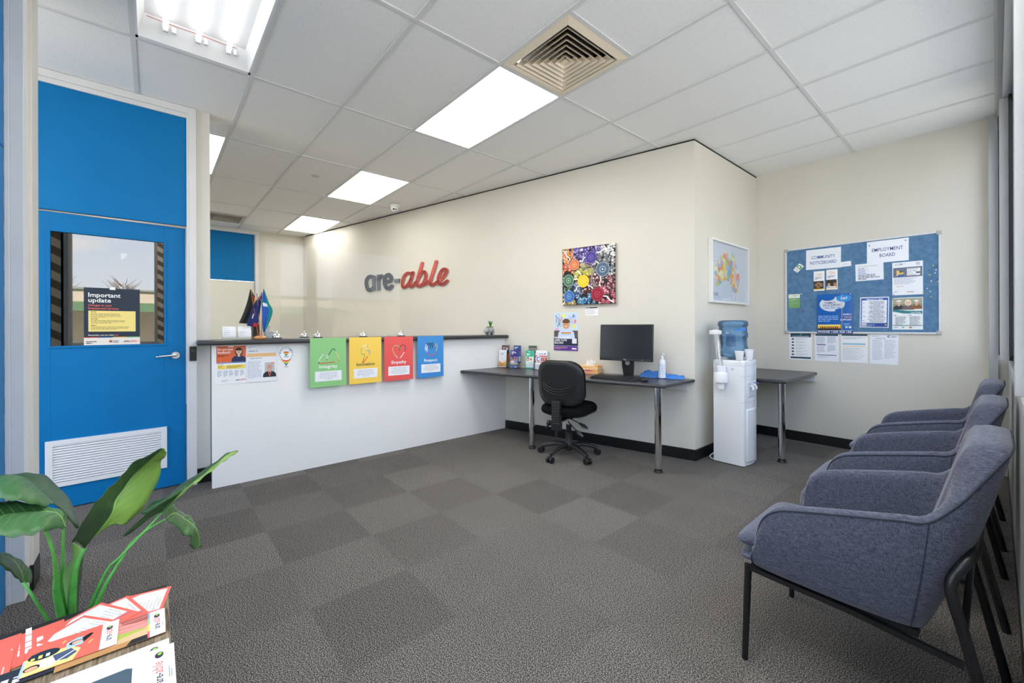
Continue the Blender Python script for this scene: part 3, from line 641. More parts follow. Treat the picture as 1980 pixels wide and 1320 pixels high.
for k, h in enumerate(('D8402F', 'EE8A34', 'F4D84E', '4FA35C', '3D7DC0')):
    y = .150-.007*k; w = (.020, .022, .018, .012, .006)[k]; s.poly([(.06-w, y), (.06+w, y), (.06+w*.75, y-.0072), (.06-w*.75, y-.0072)], PM(h))
for k, ch in enumerate('WELCOME'): a = RAD(168-k*26); s.t(ch, .06+.036*cos(a), .137+.036*sin(a)-.004, .017, PM('3D86A8'), 'c', .02, rot=a-PI/2)
s.t('HERE', .06, .100, .017, PM('3D86A8'), 'c', .02); s.el(.06, .022, .022, .003, LGRY)
s.b.box((-.01, 0, -.06), (.01, .0004, .0), WHT)
s.place('welcome_sticker', 'map-pin shaped Welcome Here sticker with rainbow stripes and heart on the counter front', 'sticker', (XC+.0007, .852, .990), PI/2)
# ------------------------------------------------------------------ small things on the counter top
CT = 1.1372
def bell(x, y, label):
    t = thing('service_bell', label, 'bell', (x, y, CT), 0, 'chrome service bells on the counter')
    MB().lathe([(.042, 0), (.042, .006), (.036, .010)], (0, 0, 0), M('bell_base', (.03, .03, .03), .4)).build('base', t)
    MB().lathe([(.036, .010), (.037, .016), (.032, .030), (.020, .040), (.006, .044)], (0, 0, 0), chrome).build('dome', t)
    MB().lathe([(.003, .044), (.003, .056), (.006, .058), (.006, .062), (.001, .066)], (0, 0, 0), chrome, 12).build('button', t)
bell(-4.02, .803, 'chrome service bell on the counter just right of the small flags')
bell(-4.06, 1.145, 'chrome service bell on the counter above the left edge of the green poster')
bell(-4.06, 1.565, 'chrome service bell on the counter above the yellow poster')
bell(-4.06, 1.965, 'chrome service bell on the counter between the red and the blue poster')
bell(-4.24, 1.075, 'chrome service bell behind the clear screen, left of the green poster')
t = thing('card_holder', 'clear acrylic business card holder with white cards at the left end of the counter', 'card holder', (-4.0, .512, CT))
ac2 = glass('acrylic_thick', (.93, .95, .97), .05)
MB().box((-.03, -.105, 0), (.035, .105, .012), ac2).box((.032, -.105, .012), (.035, .105, .03), ac2).box((-.03, -.105, .012), (-.027, .105, .07), ac2).box((-.03, -.002, .012), (.03, .002, .05), ac2).build('tray', t, smooth=False)
for side, yy in (('left', -.052), ('right', .052)):
    for k in range(3):
        s = Sheet(.088, .055+.0, paper); s.para(.006, .040, .05, 2, .007, LGRY); s.para(.006, .020, .045, 2, .006, LGRY)
        o = s.place('business_card', 'stack of white business cards in the %s pocket of the clear holder' % side, 'business cards', (-4.0+.024-.018*k, .512+yy, CT+.046+.016*k), PI/2, 'business cards in the clear holder')
# black box behind the flags
tag(MB().box((-.05, -.022, 0), (.05, .022, .125), blk_pl).build('black_box', bevel=.004, loc=(-4.10, .655, CT)), 'black upright box standing on the counter right behind the flags', 'box')
t = thing('hand_pump_dispenser', 'grey plastic dispenser on the counter behind the flags', 'dispenser', (-4.2, .775, CT)); MB().box((-.03, -.035, 0), (.03, .035, .07), M('pale_grey_pl', (.45, .48, .5), .3)).build('body', t, bevel=.006); MB().cyl((0, 0, .07), (0, 0, .10), .01, MC['pale_grey_pl']).box((-.01, -.03, .10), (.01, .01, .112), MC['pale_grey_pl']).build('pump', t)
# flags
FX, FY = -3.99, .672
orange = M('varnished_wood', (.62, .25, .04), .2, coat=.5)
t = thing('flag_stand', 'round varnished wooden flag stand with three poles on the counter', 'flag stand', (FX, FY, CT))
MB().lathe([(.040, 0), (.047, .008), (.045, .02), (.03, .028), (.012, .030)], (0, 0, 0), orange).build('base', t)
for k, (dy, dz) in enumerate(((-.062, .41), (-.022, .38), (.026, .41))):
    MB().tube([(0, -.012+.012*k, .02), (.004*(k-1), dy, dz)], .0032, M('pole_wood', (.35, .13, .03), .35), n=8).build('pole', t)
def cloth(label, L, Rr, regions, x, amp=.012, ph=0, nf=2.5):
    Lc, Rc = bez([(a, b, 0) for a, b in L], 6), bez([(a, b, 0) for a, b in Rr], 6); n = 16
    rows = [[(x+amp*sin(ph+k/n*PI*2*nf)*(.35+.65*i/len(Lc)), l.x+(r.x-l.x)*k/n, l.y+(r.y-l.y)*k/n) for k in range(n+1)] for i, (l, r) in enumerate(zip(Lc, Rc))]
    q = MB(); nr = len(rows)
    vs = [p for r in rows for p in r]
    for i in range(nr-1):
        for k in range(n):
            a = i*(n+1)+k; q.add([vs[a], vs[a+1], vs[a+n+2], vs[a+n+1]], [(0, 1, 2, 3)], regions((k+.5)/n, (i+.5)/(nr-1)))
    o = q.build('desk_flag', smooth=True, ang=80); md = o.modifiers.new('thick', 'SOLIDIFY'); md.thickness = .0008
    return tag(o, label, 'flag', 'small flags in the wooden stand')
fk, frd, fye, fnv, fgr, fbl, fwh = [M('flag_'+n, c_, .8) for n, c_ in (('black', (.018, .018, .016)), ('red', (.55, .02, .03)), ('yellow', (.75, .6, .02)), ('navy', (.012, .025, .14)), ('green', (.0, .22, .22)), ('blue', (.02, .10, .45)), ('white', (.75, .75, .8)))]
# pixel-free placement: y,z positions of the hanging cloth edges
def rg1(u, v):
    if (u-.93)**2*1.2+(v-.42)**2 < .02 and u > .78: return fye
    return frd if u > .80 and .22 < v < .45 else fk
cloth('black red and yellow flag hanging left in the wooden flag stand', [(.608, 1.548), (.585, 1.44), (.555, 1.34), (.528, 1.27)], [(.612, 1.550), (.648, 1.46), (.632, 1.36), (.592, 1.265)], rg1, -4.02, .006, 0, 1.2)
def rg2(u, v):
    if v < .30:
        return [fnv, frd, fwh][int((u*6+v*14)) % 3] if u < .72 else fnv
    if (u-.38)**2+(v-.72)**2 < .006: return fwh
    if (u-.8)**2+(v-.25)**2 < .006: return fwh
    return frd if (v > .90 and u > .55) else fnv
cloth('navy flag with white stars hanging in the middle of the wooden flag stand', [(.685, 1.525), (.635, 1.44), (.60, 1.34), (.578, 1.25)], [(.690, 1.527), (.684, 1.46), (.672, 1.36), (.655, 1.235)], rg2, -3.99, .008, 1, 1.5)
def rg3(u, v):
    if .40 < v < .50 and .1 < u < .62: return fwh
    if u > .62 or v < .10 or (.33 < v < .40): return fgr
    return fbl
cloth('green and blue flag with a white headdress hanging right in the wooden flag stand', [(.694, 1.552), (.682, 1.46), (.682, 1.36), (.690, 1.20)], [(.698, 1.555), (.735, 1.44), (.762, 1.36), (.705, 1.195)], rg3, -3.97, .008, 2, 1.3)
# animal-shaped pot with a succulent
t = thing('animal_planter', 'small grey hippo-shaped pot with a green succulent at the right end of the counter', 'plant pot', (-3.97, 3.065, CT))
gp = M('grey_glaze', (.34, .35, .34), .25)
q = MB(); q.ball((0, 0, .058), .052, gp, 12, (1, 1.12, .88)); q.build('body', t)
q = MB(); q.ball((.018, -.058, .055), .032, gp, 10, (1, 1, .85)); q.ball((.030, -.080, .043), .022, gp, 10, (1.1, 1, .8)); q.ball((.0, -.052, .085), .009, gp, 6); q.ball((.04, -.048, .083), .009, gp, 6); q.ball((.046, -.088, .052), .005, dk, 5); q.ball((.048, -.064, .068), .003, dk, 5); q.build('head', t)
for a, b in ((-.02, -.03), (.025, -.03), (-.02, .032), (.025, .032)): MB().cyl((a, b, 0), (a, b, .03), .014, gp, .017, n=14).build('leg', t)
q = MB()
for k in range(16):
    a = k*2.4; L_ = random.uniform(.045, .085); tl = random.uniform(.1, .75)
    q.tube([(0, .01, .09), (cos(a)*L_*tl*.4, .01+sin(a)*L_*tl*.5, .09+L_*.6), (cos(a)*L_*tl*.9, .01+sin(a)*L_*tl, .09+L_)], [.007, .005, .0008], M('succulent_green', (.045, .17, .02), .5), n=6, flat=.5)
q.build('succulent', t)
MB().lathe([(.04, 0), (.042, .006), (.001, .010)], (0, .0, .095), M('moss', (.16, .36, .10), .9)).build('moss', t)
# ------------------------------------------------------------------ wall sign
base_pt = on_wall(4.06, .0)
sg = thing('wall_sign', 'raised are-able sign with grey and coral letters on the beige wall', 'sign', (base_pt[0], base_pt[1], 1.9), AN)
STK = {'a': [[(-.69, .127), (-.798, .144), (-.874, .099), (-.882, .015), (-.834, -.063), (-.759, -.067), (-.691, -.029)], [(-.684, .131), (-.691, -.071)]],
 'r': [[(-.570, .146), (-.565, -.073)], [(-.566, .07), (-.540, .118), (-.490, .130)]],
 'e': [[(-.397, .034), (-.29, .039), (-.259, .08), (-.315, .136), (-.397, .114), (-.423, .035), (-.385, -.047), (-.316, -.075), (-.247, -.04)]],
 '-': [[(-.157, .032), (-.1, .031)]],
 'A': [[(.221, .099), (.124, .131), (.036, .09), (.001, .007), (.006, -.063), (.059, -.073), (.135, -.024), (.198, .055), (.227, .129), (.186, .026), (.157, -.041), (.186, -.077), (.243, -.054), (.299, -.012)]],
 'B': [[(.427, .247), (.366, .111), (.321, .001), (.326, -.067), (.387, -.074), (.463, -.023), (.501, .056), (.475, .12), (.41, .107), (.355, .044)], [(.40, -.074), (.452, -.060), (.517, -.049), (.56, -.015)]],
 'L': [[(.712, .242), (.649, .11), (.597, -.003), (.591, -.061), (.638, -.078), (.716, -.047), (.746, -.035)]],
 'E': [[(.736, -.063), (.838, .009), (.897, .069), (.908, .11), (.858, .125), (.798, .091), (.757, .015), (.757, -.05), (.807, -.082), (.867, -.071), (.922, -.039)]]}
gm, rm = M('sign_grey', (.105, .115, .12), .5), M('sign_coral', (.68, .13, .105), .45)
for ch, strokes in STK.items():
    dark = ch in 'are-'; q = MB(); rx, rz = (.042, .028) if dark else (.030, .019)
    for si, stp in enumerate(strokes):
        sharp = dark and (ch == '-' or len(stp) == 2)
        pts = [(p.x, p.y) for p in bez([(a, b, 0) for a, b in stp], 10)] if len(stp) > 2 else stp
        y0 = -.022-.0004*si
        if sharp:
            (xa, za), (xb_, zb) = stp
            if ch == '-': q.prism([(xa-.03, za-.028), (xb_+.03, zb-.028), (xb_+.036, zb+.028), (xa-.024, za+.028)], y0, -.010, gm, 'y')
            else: q.prism([(xa-rx*.95, za+.012), (xa+rx*.95, za+.012), (xb_+rx*.95, zb-.012), (xb_-rx*.95, zb-.012)], y0, -.010, gm, 'y')
            continue
        n = len(pts); Lp, Rp = [], []
        for i, (x, z) in enumerate(pts):                # constant-width ribbon drawn with an oval brush
            ax, az = pts[max(i-1, 0)]; bx, bz = pts[min(i+1, n-1)]; dx, dz = (bx-ax)/rx, (bz-az)/rz; d = math.hypot(dx, dz) or 1
            Lp.append((x-dz/d*rx, z+dx/d*rz)); Rp.append((x+dz/d*rx, z-dx/d*rz))
        mt = gm if dark else rm
        for i in range(n-1):
            q.prism([Lp[i], Lp[i+1], Rp[i+1], Rp[i]][::-1], y0, -.010, mt, 'y')
        for i in (range(0, n, 2) if True else ()):
            x, z = pts[i]; q.prism([(x+rx*cos(a*PI/10), z+rz*sin(a*PI/10)) for a in range(20)][::-1], y0-.0002*(i % 2+1), -.010, mt, 'y')
    nm = {'-': 'hyphen'}.get(ch, 'letter_'+ch.lower())
    q.box((stp[0][0]-.01, -.010, stp[0][1]-.01) if ch != '-' else (-.14, -.010, .02), (stp[0][0]+.01, 0, stp[0][1]+.01) if ch != '-' else (-.12, 0, .04), gm)
    q.build(nm, sg, smooth=False)
# ------------------------------------------------------------------ painting, caption, youth poster, map, noticeboard
def Lpos(tm, z, off): p = on_wall(tm, off); return (p[0], p[1], z)
t = thing('canvas_painting', 'square colourful dot painting of concentric circles and white wavy lines', 'painting', Lpos(1.05, 1.775, .0), AN)
MB().box((-.307, -.034, -.307), (.307, -.002, .307), M('canvas_edge', (.5, .42, .35), .8)).build('canvas', t, smooth=False)
s = Sheet(.612, .612, PM('1B1A1E', .6), th=.0005)
cells = [(.13, .93, 'D88A3A'), (.08, .60, 'C9562A'), (.30, .95, '6D5AA8'), (.5, .9, '5C49A0'), (.85, .75, '6E7278'), (.95, .9, 'D8D8D8'), (.93, .4, '7D3040'), (.8, .1, 'C05068'), (.5, .08, '3B82B0'), (.1, .05, 'B89A3A'), (.05, .4, '2E5A40'), (.35, .5, 'B8B030'), (.5, .3, '6A2A30'), (.3, .33, '3A6090'), (.9, .55, '707880')]
def wht(x, y):
    return min(cells, key=lambda c: (c[0]-x)**2+(c[1]-y)**2)[2]
rr = random.Random(3)
big = [(.56, .805, .105, '33297A', '8E7BD8'), (.245, .705, .095, 'D8622A', 'F2C8A0'), (.775, .585, .125, '2F4A66', 'BFD2E0'), (.13, .435, .105, '1F5A34', 'B8D8C8'), (.415, .405, .11, 'F2C21A', 'FCE46A'), (.14, .15, .105, '1E4FA0', '8CC4EE'), (.68, .165, .115, '7A1226', 'D84060')]
for _ in range(1100):
    x, y = rr.random(), rr.random(); r = rr.uniform(.010, .036)
    if any((x-a)**2+(y-b)**2 < (c_+r*.6)**2 for a, b, c_, *_2 in big): continue
    r = min(r, x-.002, 1-x-.002, y-.002, 1-y-.002)
    if r < .006: continue
    h = wht(x, y); X, Y = x*.612, y*.612; s.k = 1+_*.02
    s.el(X, Y, r*.612, r*.612, PM(h, .6), 12); s.el(X, Y, r*.612*.62, r*.612*.62, PM(rr.choice(['E8E4DC', '1B1A1E', h, 'C8C4C0']), .6), 10); s.el(X, Y, r*.612*.3, r*.612*.3, PM(rr.choice([h, 'E8E4DC']), .6), 8)
s.k = 24
for k in range(7):                                # meandering bands in the middle
    w_ = .02*k; s.line([((.36+w_*.3)*.612, (.66-w_*.5)*.612), ((.45)*.612, (.72-w_)*.612), ((.62-w_*.6)*.612, (.66-w_*.6)*.612), ((.60-w_*.3)*.612, .5*.612), ((.52+w_*.8)*.612, (.42-w_*.2)*.612), ((.62+w_*.4)*.612, (.30)*.612)], .004, PM(('B8B4B0', '6A3030', '9A9CA0')[k % 3], .6), True)
WS = PM('F4F4F2', .6)
for pts in ([(.02, .97), (.07, .93), (.09, .87), (.14, .84), (.155, .79)], [(.345, .76), (.40, .76), (.42, .80), (.455, .82)], [(.67, .88), (.73, .88), (.79, .92), (.86, .92), (.92, .985), (.99, .99)], [(.65, .73), (.69, .70), (.71, .67)], [(.30, .60), (.34, .56), (.36, .52)], [(.235, .45), (.30, .45)], [(.24, .24), (.28, .27), (.30, .32), (.34, .33)], [(.50, .33), (.55, .31), (.59, .27)], [(.73, .47), (.74, .40), (.72, .36), (.73, .30)], [(.79, .13), (.85, .12), (.90, .06), (.97, .02)], [(.01, .01), (.05, .06)]):
    s.line([(a*.612, b*.612) for a, b in pts], .013, WS, True)
for x, y, r, c1, c2 in big:
    X, Y, Rr_ = x*.612, y*.612, r*.612
    s.el(X, Y, Rr_, Rr_, PM(c2, .6), 30).el(X, Y, Rr_*.93, Rr_*.93, PM(c1, .6), 30)
    for rad, n in ((.78, 22), (.55, 16)):
        s.k += 1
        for k in range(n):
            a = 2*PI*k/n; s.k -= 1; s.el(X+Rr_*rad*cos(a), Y+Rr_*rad*sin(a), Rr_*.055, Rr_*.055, PM(c2, .6), 6)
    s.el(X, Y, Rr_*.42, Rr_*.42, PM(c2, .6), 20).el(X, Y, Rr_*.33, Rr_*.33, PM(c1, .6), 20).el(X, Y, Rr_*.15, Rr_*.15, PM(c2, .6), 14)
o = s.place('painted_face', '', '', (0, -.0346, 0), parent=t)
s = Sheet(.145, .093, PM('F4F4F4'), th=.001); s.r(.006, .076, .133, .012, PM('1A1A1A')); s.para(.012, .079, .06, 1, .009, PM('DDDDDD')); s.para(.008, .066, .125, 7, .009, LGRY)
s.place('caption_card', 'small white caption card with a black bar under the dot painting', 'card', Lpos(1.025, 1.398, .0015), AN)
s = Sheet(.297, .418, PM('CFE0EE'), th=.0008)
s.r(0, .13, .297, .09, PM('5A5450')); s.r(0, .055, .297, .09, PM('2B2B33'))
for k in range(6): s.line([(rr.uniform(.01, .1), rr.uniform(.25, .4)) for _ in range(4)], .003, PM('4A6DA0'), True)
for k in range(4): s.line([(rr.uniform(.18, .28), rr.uniform(.26, .4)) for _ in range(4)], .003, PM('B0A0D8'), True)
s.el(.12, .385, .022, .022, PM('F0E868')).el(.25, .27, .02, .02, PM('F0E868')).el(.265, .32, .014, .022, PM('F08890')).poly([(.235, .355), (.235, .40), (.268, .378)], PM('5A90C8')).poly([(.06, .335), (.085, .36), (.09, .325)], PM('F0A0A8')).el(.04, .235, .025, .015, PM('E8A8D8'))
s.bust(.155, .11, .255, PM('D8A078'), PM('6A4628'), PM('D4E0F4'))
s.poly([(.04, .10), (.06, .2), (.1, .24), (.2, .24), (.25, .2), (.27, .10)], PM('CCDAF2'))
for k, h in enumerate(('D8402F', 'EE8A34', 'F4D84E', '4F83C8')): s.r(.095, .196-.005*k, .12, .005, PM(h))
s.r(0, .055, .297, .075, PM('1E2440'))
s.t('HELP US PREVENT', .008, .130, .030, WHT, 'l', .05, w=.205).t('QUEER YOUTH', .008, .102, .030, WHT, 'l', .05, w=.155).t('BULLYING', .008, .074, .030, WHT, 'l', .05, w=.11)
s.r(.228, .078, .056, .056, PM('E8E8EC')).r(0, 0, .297, .05, PM('5B2E90')); s.para(.01, .034, .17, 3, .009, PM('E8B090')); s.r(.225, .014, .058, .016, PM('EDE6F4'))
s.place('youth_poster', 'poster of a smiling person in a pale jumper reading Help us prevent queer youth bullying', 'poster', Lpos(1.335, 1.180, .0015), AN)
# map
t = thing('framed_map', 'white framed language map of Australia in pastel patches on blue-grey', 'picture', (LWX, 4.4975, 1.773), PI/2)
hw, hh = .4575, .309
q = MB(); fw = M('white_frame', (.80, .80, .78), .35)
for a, b in (((-hw, -.04, -hh), (-hw+.018, -.001, hh)), ((hw-.018, -.04, -hh), (hw, -.001, hh)), ((-hw+.018, -.04, -hh), (hw-.018, -.001, -hh+.018)), ((-hw+.018, -.04, hh-.018), (hw-.018, -.001, hh))): q.box(a, b, fw)
q.build('frame', t, smooth=False, bevel=.002)
s = Sheet(2*hw-.036, 2*hh-.036, PM('D3DCEA', .3)); Wd, Ht = 2*hw-.036, 2*hh-.036
AU = [(.10, .55), (.12, .62), (.17, .68), (.235, .705), (.27, .76), (.29, .80), (.315, .79), (.335, .80), (.36, .85), (.385, .875), (.42, .865), (.455, .875), (.475, .85), (.455, .80), (.51, .755), (.545, .76), (.565, .85), (.59, .95), (.61, .88), (.635, .82), (.65, .755), (.69, .70), (.73, .64), (.765, .58), (.795, .50), (.80, .42), (.775, .34), (.745, .27), (.725, .20), (.675, .165), (.64, .175), (.60, .19), (.565, .245), (.53, .28), (.52, .33), (.49, .31), (.47, .36), (.43, .38), (.37, .36), (.31, .33), (.27, .29), (.21, .27), (.16, .24), (.125, .27), (.135, .34), (.12, .42), (.095, .48)]
def inside(x, y):
    c_ = False
    for (x1_, y1_), (x2_, y2_) in zip(AU, AU[1:]+AU[:1]):
        if (y1_ > y) != (y2_ > y) and x < (x2_-x1_)*(y-y1_)/(y2_-y1_)+x1_: c_ = not c_
    return c_
pm = bmesh.new(); 
s.k += 1; base_k = s.k
pal = ['F0C8C0', 'F4D878', 'C8D878', 'A8C8E4', 'E8A870', 'D8B8E0', 'F0E0A8', '88B8D8', 'F0B040', 'E89080', 'D8E4E8', 'F4E8C8', 'B0C0E8', 'E0E8A0']
seeds = [(rr.uniform(.08, .82), rr.uniform(.14, .96), rr.choice(pal)) for _ in range(150)]
NXY = 64
for i in range(NXY):
    for j in range(NXY):
        x, y = .08+(i+.5)*.74/NXY, .15+(j+.5)*.82/NXY
        if inside(x, y):
            h = min(seeds, key=lambda q_: (q_[0]-x)**2*1.6+(q_[1]-y)**2)[2]
            dx, dy = .37/NXY, .41/NXY
            s.b.add([s._p((x-dx)*Wd, (y-dy)*Ht), s._p((x+dx)*Wd, (y-dy)*Ht), s._p((x+dx)*Wd, (y+dy)*Ht), s._p((x-dx)*Wd, (y+dy)*Ht)], [(0, 1, 2, 3)], PM(h, .3))
s.el(.665*Wd, .07*Ht, .014*Wd, .03*Ht, PM('E8C8A0', .3), 8)
s.r(.055*Wd, .085*Ht, .022*Wd, .055*Ht, PM('7A2530')); s.t('THIS IS AUSTRALIA', .1*Wd, .125*Ht, .018, PM('445068'), 'l', .01, w=.13) if False else s.para(.1*Wd, .125*Ht, .13, 1, .016, PM('66708A')); s.para(.1*Wd, .095*Ht, .16, 1, .018, PM('334060')); s.para(.1*Wd, .07*Ht, .18, 2, .008, LGRY)
s.place('map_print', '', '', (0, -.012, 0), parent=t)
MB().box((-hw+.018, -.030, -hh+.018), (hw-.018, -.028, hh-.018), glass('picture_glass', (.98, .98, .98), .0)).build('glass_pane', t, smooth=False)
# noticeboard
t = thing('noticeboard', 'large blue felt noticeboard with an aluminium frame on the beige wall', 'noticeboard', (-.914, YN, 1.611))
hw, hh = .597, .455
def mat_felt():
    mt = bpy.data.materials.new('blue_felt'); mt.use_nodes = True; nt = mt.node_tree; b = nt.nodes['Principled BSDF']; b.inputs['Roughness'].default_value = 1; b.inputs['Specular IOR Level'].default_value = .05
    g = N(nt, 'ShaderNodeTexCoord'); n = N(nt, 'ShaderNodeTexNoise'); n.inputs['Scale'].default_value = 28; n.inputs['Detail'].default_value = 9; nt.links.new(g.outputs['Object'], n.inputs[0])
    r = N(nt, 'ShaderNodeValToRGB'); e = r.color_ramp.elements; e[0].position = .35; e[0].color = (.095, .195, .335, 1); e[1].position = .66; e[1].color = (.135, .255, .41, 1)
    nt.links.new(n.outputs[0], r.inputs[0]); nt.links.new(r.outputs[0], b.inputs['Base Color']); return mt
MB().box((-hw+.01, -.014, -hh+.01), (hw-.01, -.001, hh-.01), mat_felt()).build('felt_panel', t, smooth=False)
q = MB()
for a, b in (((-hw, -.02, -hh), (-hw+.016, -.001, hh)), ((hw-.016, -.02, -hh), (hw, -.001, hh)), ((-hw+.016, -.02, -hh), (hw-.016, -.001, -hh+.016)), ((-hw+.016, -.02, hh-.016), (hw-.016, -.001, hh))): q.box(a, b, M('board_frame', (.68, .69, .69), .35, noise=(30, .06)))
q.build('frame', t, smooth=False, bevel=.002)
for a in (-1, 1):
    for b in (-1, 1): MB().box((a*(hw+.003), -.023, b*(hh+.003)), (a*(hw-.03), -.0005, b*(hh-.03)), M('corner_cap', (.42, .42, .42), .4)).build('corner_cap', t, smooth=False, bevel=.003)
YB = YN-.0152
def onb(s, name, label, cat, x, z, tilt=0, lift=0, group=None): return s.place(name, label, cat, (x, YB-lift, z), 0, group, tilt=tilt)
BD = 'papers pinned on the noticeboard'
blt = PM('2858A0'); 
s = Sheet(.296, .208, PM('EFF2F9', .2)); s.t('COMMUNITY', .148, .108, .047, blt, 'c', .022, w=.20).t('NOTICEBOARD', .148, .052, .047, blt, 'c', .022, w=.225)
onb(s, 'heading_sheet', 'white laminated COMMUNITY NOTICEBOARD heading at the top left of the board', 'sign', -1.170, 1.928, RAD(.6), group=BD)
s = Sheet(.296, .208, PM('EFF2F9', .2)); s.t('EMPLOYMENT', .148, .108, .047, PM('33418C'), 'c', .022, w=.22).t('BOARD', .148, .052, .047, PM('33418C'), 'c', .022, w=.11)
onb(s, 'heading_sheet', 'white laminated EMPLOYMENT BOARD heading at the top of the board', 'sign', -.672, 1.938, 0, .0004, group=BD)
s = Sheet(.088, .052, PM('F4F4F6')); s.el(.055, .026, .02, .024, PM('3F9A4A')).r(.0, .0, .04, .052, PM('F4F4F6')).el(.056, .028, .009, .012, WHT).r(.018, .03, .012, .006, PM('D84050')); s.para(.006, .02, .03, 2, .006, GRY)
onb(s, 'business_card', 'tilted white and green business card near the top left corner of the board', 'card', -1.387, 1.855, RAD(-48), group=BD)
s = Sheet(.088, .050, PM('F6F5F8')); s.para(.02, .025, .05, 2, .007, LGRY); onb(s, 'business_card', 'plain white business card touching the corner of the COMMUNITY heading', 'card', -.985, 1.852, RAD(-2), .0008, group=BD)
for k, (x, z) in enumerate(((-1.204, 1.700), (-1.096, 1.706))):
    s = Sheet(.093, .205, PM('F4F5F8')); s.t('LIGHT', .03, .155, .024, PM('F0A830'), 'l', .02, w=.042).line([(.02, .165), (.03, .178), (.05, .172), (.062, .182), (.07, .17)], .003, PM('F0A830'), True); s.para(.012, .138, .065, 3, .009, PM('4A4E66'))
    s.r(.0, .02, .086, .082, PM('2C241C')); 
    for i in range(14):
        a = i*PI*2/14; s.line([(.043+.012*cos(a), .06+.010*sin(a)), (.043+.036*cos(a), .06+.032*sin(a))], .004, PM(rr.choice(['C89868', 'E0B890', '8A5A38']))) if k == 0 else None
    if k == 1: s.bust(.022, .022, .05, PM('E0B090'), PM('B08040'), PM('A8C0E8'), longh=True).el(.072, .05, .012, .022, PM('B87840')).r(.03, .022, .05, .012, PM('F0F0F4'))
    s.r(0, .014, .086, .008, PM('F2C020'))
    onb(s, 'brochure', ['white and orange brochure with a photo of joined hands, left of a similar one', 'white and orange brochure with a dark photo of people talking, right of a similar one'][k], 'brochure', x, z, 0, .002, group=BD)
s = Sheet(.106, .150, PM('79A86A')); s.r(0, .108, .106, .042, PM('EEF2EC')); s.el(.03, .128, .02, .014, PM('C8D8C0')).el(.03, .128, .016, .010, PM('EEF2EC')); s.para(.055, .133, .045, 2, .013, PM('9AA898')); s.para(.01, .095, .086, 3, .008, PM('B8D8B0')); s.para(.01, .060, .086, 4, .007, PM('98C08C'))
onb(s, 'green_flyer', 'small green and white flyer low on the left side of the board', 'flyer', -1.428, 1.502, group=BD)
# family drug support
s = Sheet(.292, .402, PM('1F62B4', .15)); Wd, Ht = .292, .402
s.el(.125, .30, .105, .075, PM('D8DCE8', .15)).el(.09, .37, .06, .035, PM('1F62B4', .15)).el(.20, .235, .05, .02, PM('1F62B4', .15)); s.el(.222, .355, .062, .035, PM('2E8FD8', .15), 24)
s.t('24/7', .222, .344, .032, WHT, 'c', .03).t('FAMILY', .11, .305, .027, PM('24406A'), 'c', .03).t('DRUG SUPPORT', .125, .28, .027, PM('24406A'), 'c', .03, w=.15).t('1300 368 186', .125, .254, .025, PM('3F8FD0'), 'c', .03, w=.14)
s.r(.203, .03, .004, .37, PM('C8B088')); s.t('FAMILY', .284, .185, .022, WHT, 'r', .02).t('DRUG', .284, .158, .022, PM('F0B060'), 'r', .02).t('SUPPORT', .284, .131, .022, WHT, 'r', .02)
s.para(.008, .175, .17, 4, .017, PM('9CC4F0'), .4); s.para(.22, .10, .06, 3, .008, PM('9CC4F0')); s.r(.232, .055, .02, .02, PM('A8D8C8')).r(.260, .055, .02, .02, PM('D8E8F0'))
s.r(.006, .035, .19, .03, PM('D86A20')).r(.006, .055, .19, .022, PM('F4B830')).r(.006, .075, .19, .016, PM('F8E070')).r(.006, .035, .19, .016, PM('1A1210'))
for k in range(10): s.el(.03+k*.0155, .068, .004, .005, PM('1A1210'), 8).r(.026+k*.0155, .045, .008, .02, PM('1A1210'))
s.r(0, .0, .292, .03, PM('1A3F88')).r(.0, .03, .292, .003, PM('E8EEF6')); s.t('PHONE 1300 368 186', .146, .0075, .026, WHT, 'c', .02, w=.272)
onb(s, 'helpline_poster', 'glossy blue Family Drug Support 24/7 poster overlapping the lower frame of the board', 'poster', -1.074, 1.356, 0, .0065, group=BD)
s = Sheet(.209, .166, PM('EEF1F8')); s.t('Job Vacancy Websites', .018, .135, .016, PM('8CBF6A'), 'l', .01, w=.15)
for k in range(4): s.para(.02, .118-.016*k, .09+.02*(k == 0), 1, .010, PM('4A70B8')); s.r(.02, .1165-.016*k, .085, .0008, PM('4A70B8'))
s.para(.02, .052, .16, 4, .013, PM('5A6078'), .5)
onb(s, 'vacancy_sheet', 'white Job vacancy websites sheet tucked below the EMPLOYMENT BOARD heading', 'notice', -.803, 1.755, RAD(-1), group=BD)
s = Sheet(.206, .305, PM('F0F2F7')); s.para(.015, .285, .08, 2, .009, LGRY); s.r(.16, .27, .026, .026, PM('C9CCD4')); s.r(.006, .165, .196, .09, PM('6C7488')).poly([(.03, .175), (.03, .235), (.085, .20)], PM('F0D060')).bust(.058, .17, .055, PM('D8A888'), PM('3A3A48'), PM('3F5FA8'))
for i, w_ in enumerate(('Transform', 'your idea', 'into a', 'business.')): s.r(.10, .226-.0165*i, .088 if i != 2 else .06, .0165, PM('F4F5F8')).t(w_, .103, .2285-.0165*i, .0165, PM('3A4668'), 'l', .02)
s.para(.012, .152, .165, 6, .010, PM('B0B6C4'), .35); s.para(.03, .078, .14, 1, .009, PM('D89080')); s.t('jobs', .13, .022, .022, PM('888FA0'), 'c', .01); s.para(.1, .025, .02, 1, .016, PM('E09080')); s.para(.012, .035, .04, 2, .008, LGRY); s.poly([(0, 0), (.02, 0), (0, .03)], PM('C8CCD8'))
onb(s, 'business_flyer', 'white and grey Transform your idea into a business flyer on the right of the board', 'flyer', -.534, 1.668, 0, .001, group=BD)
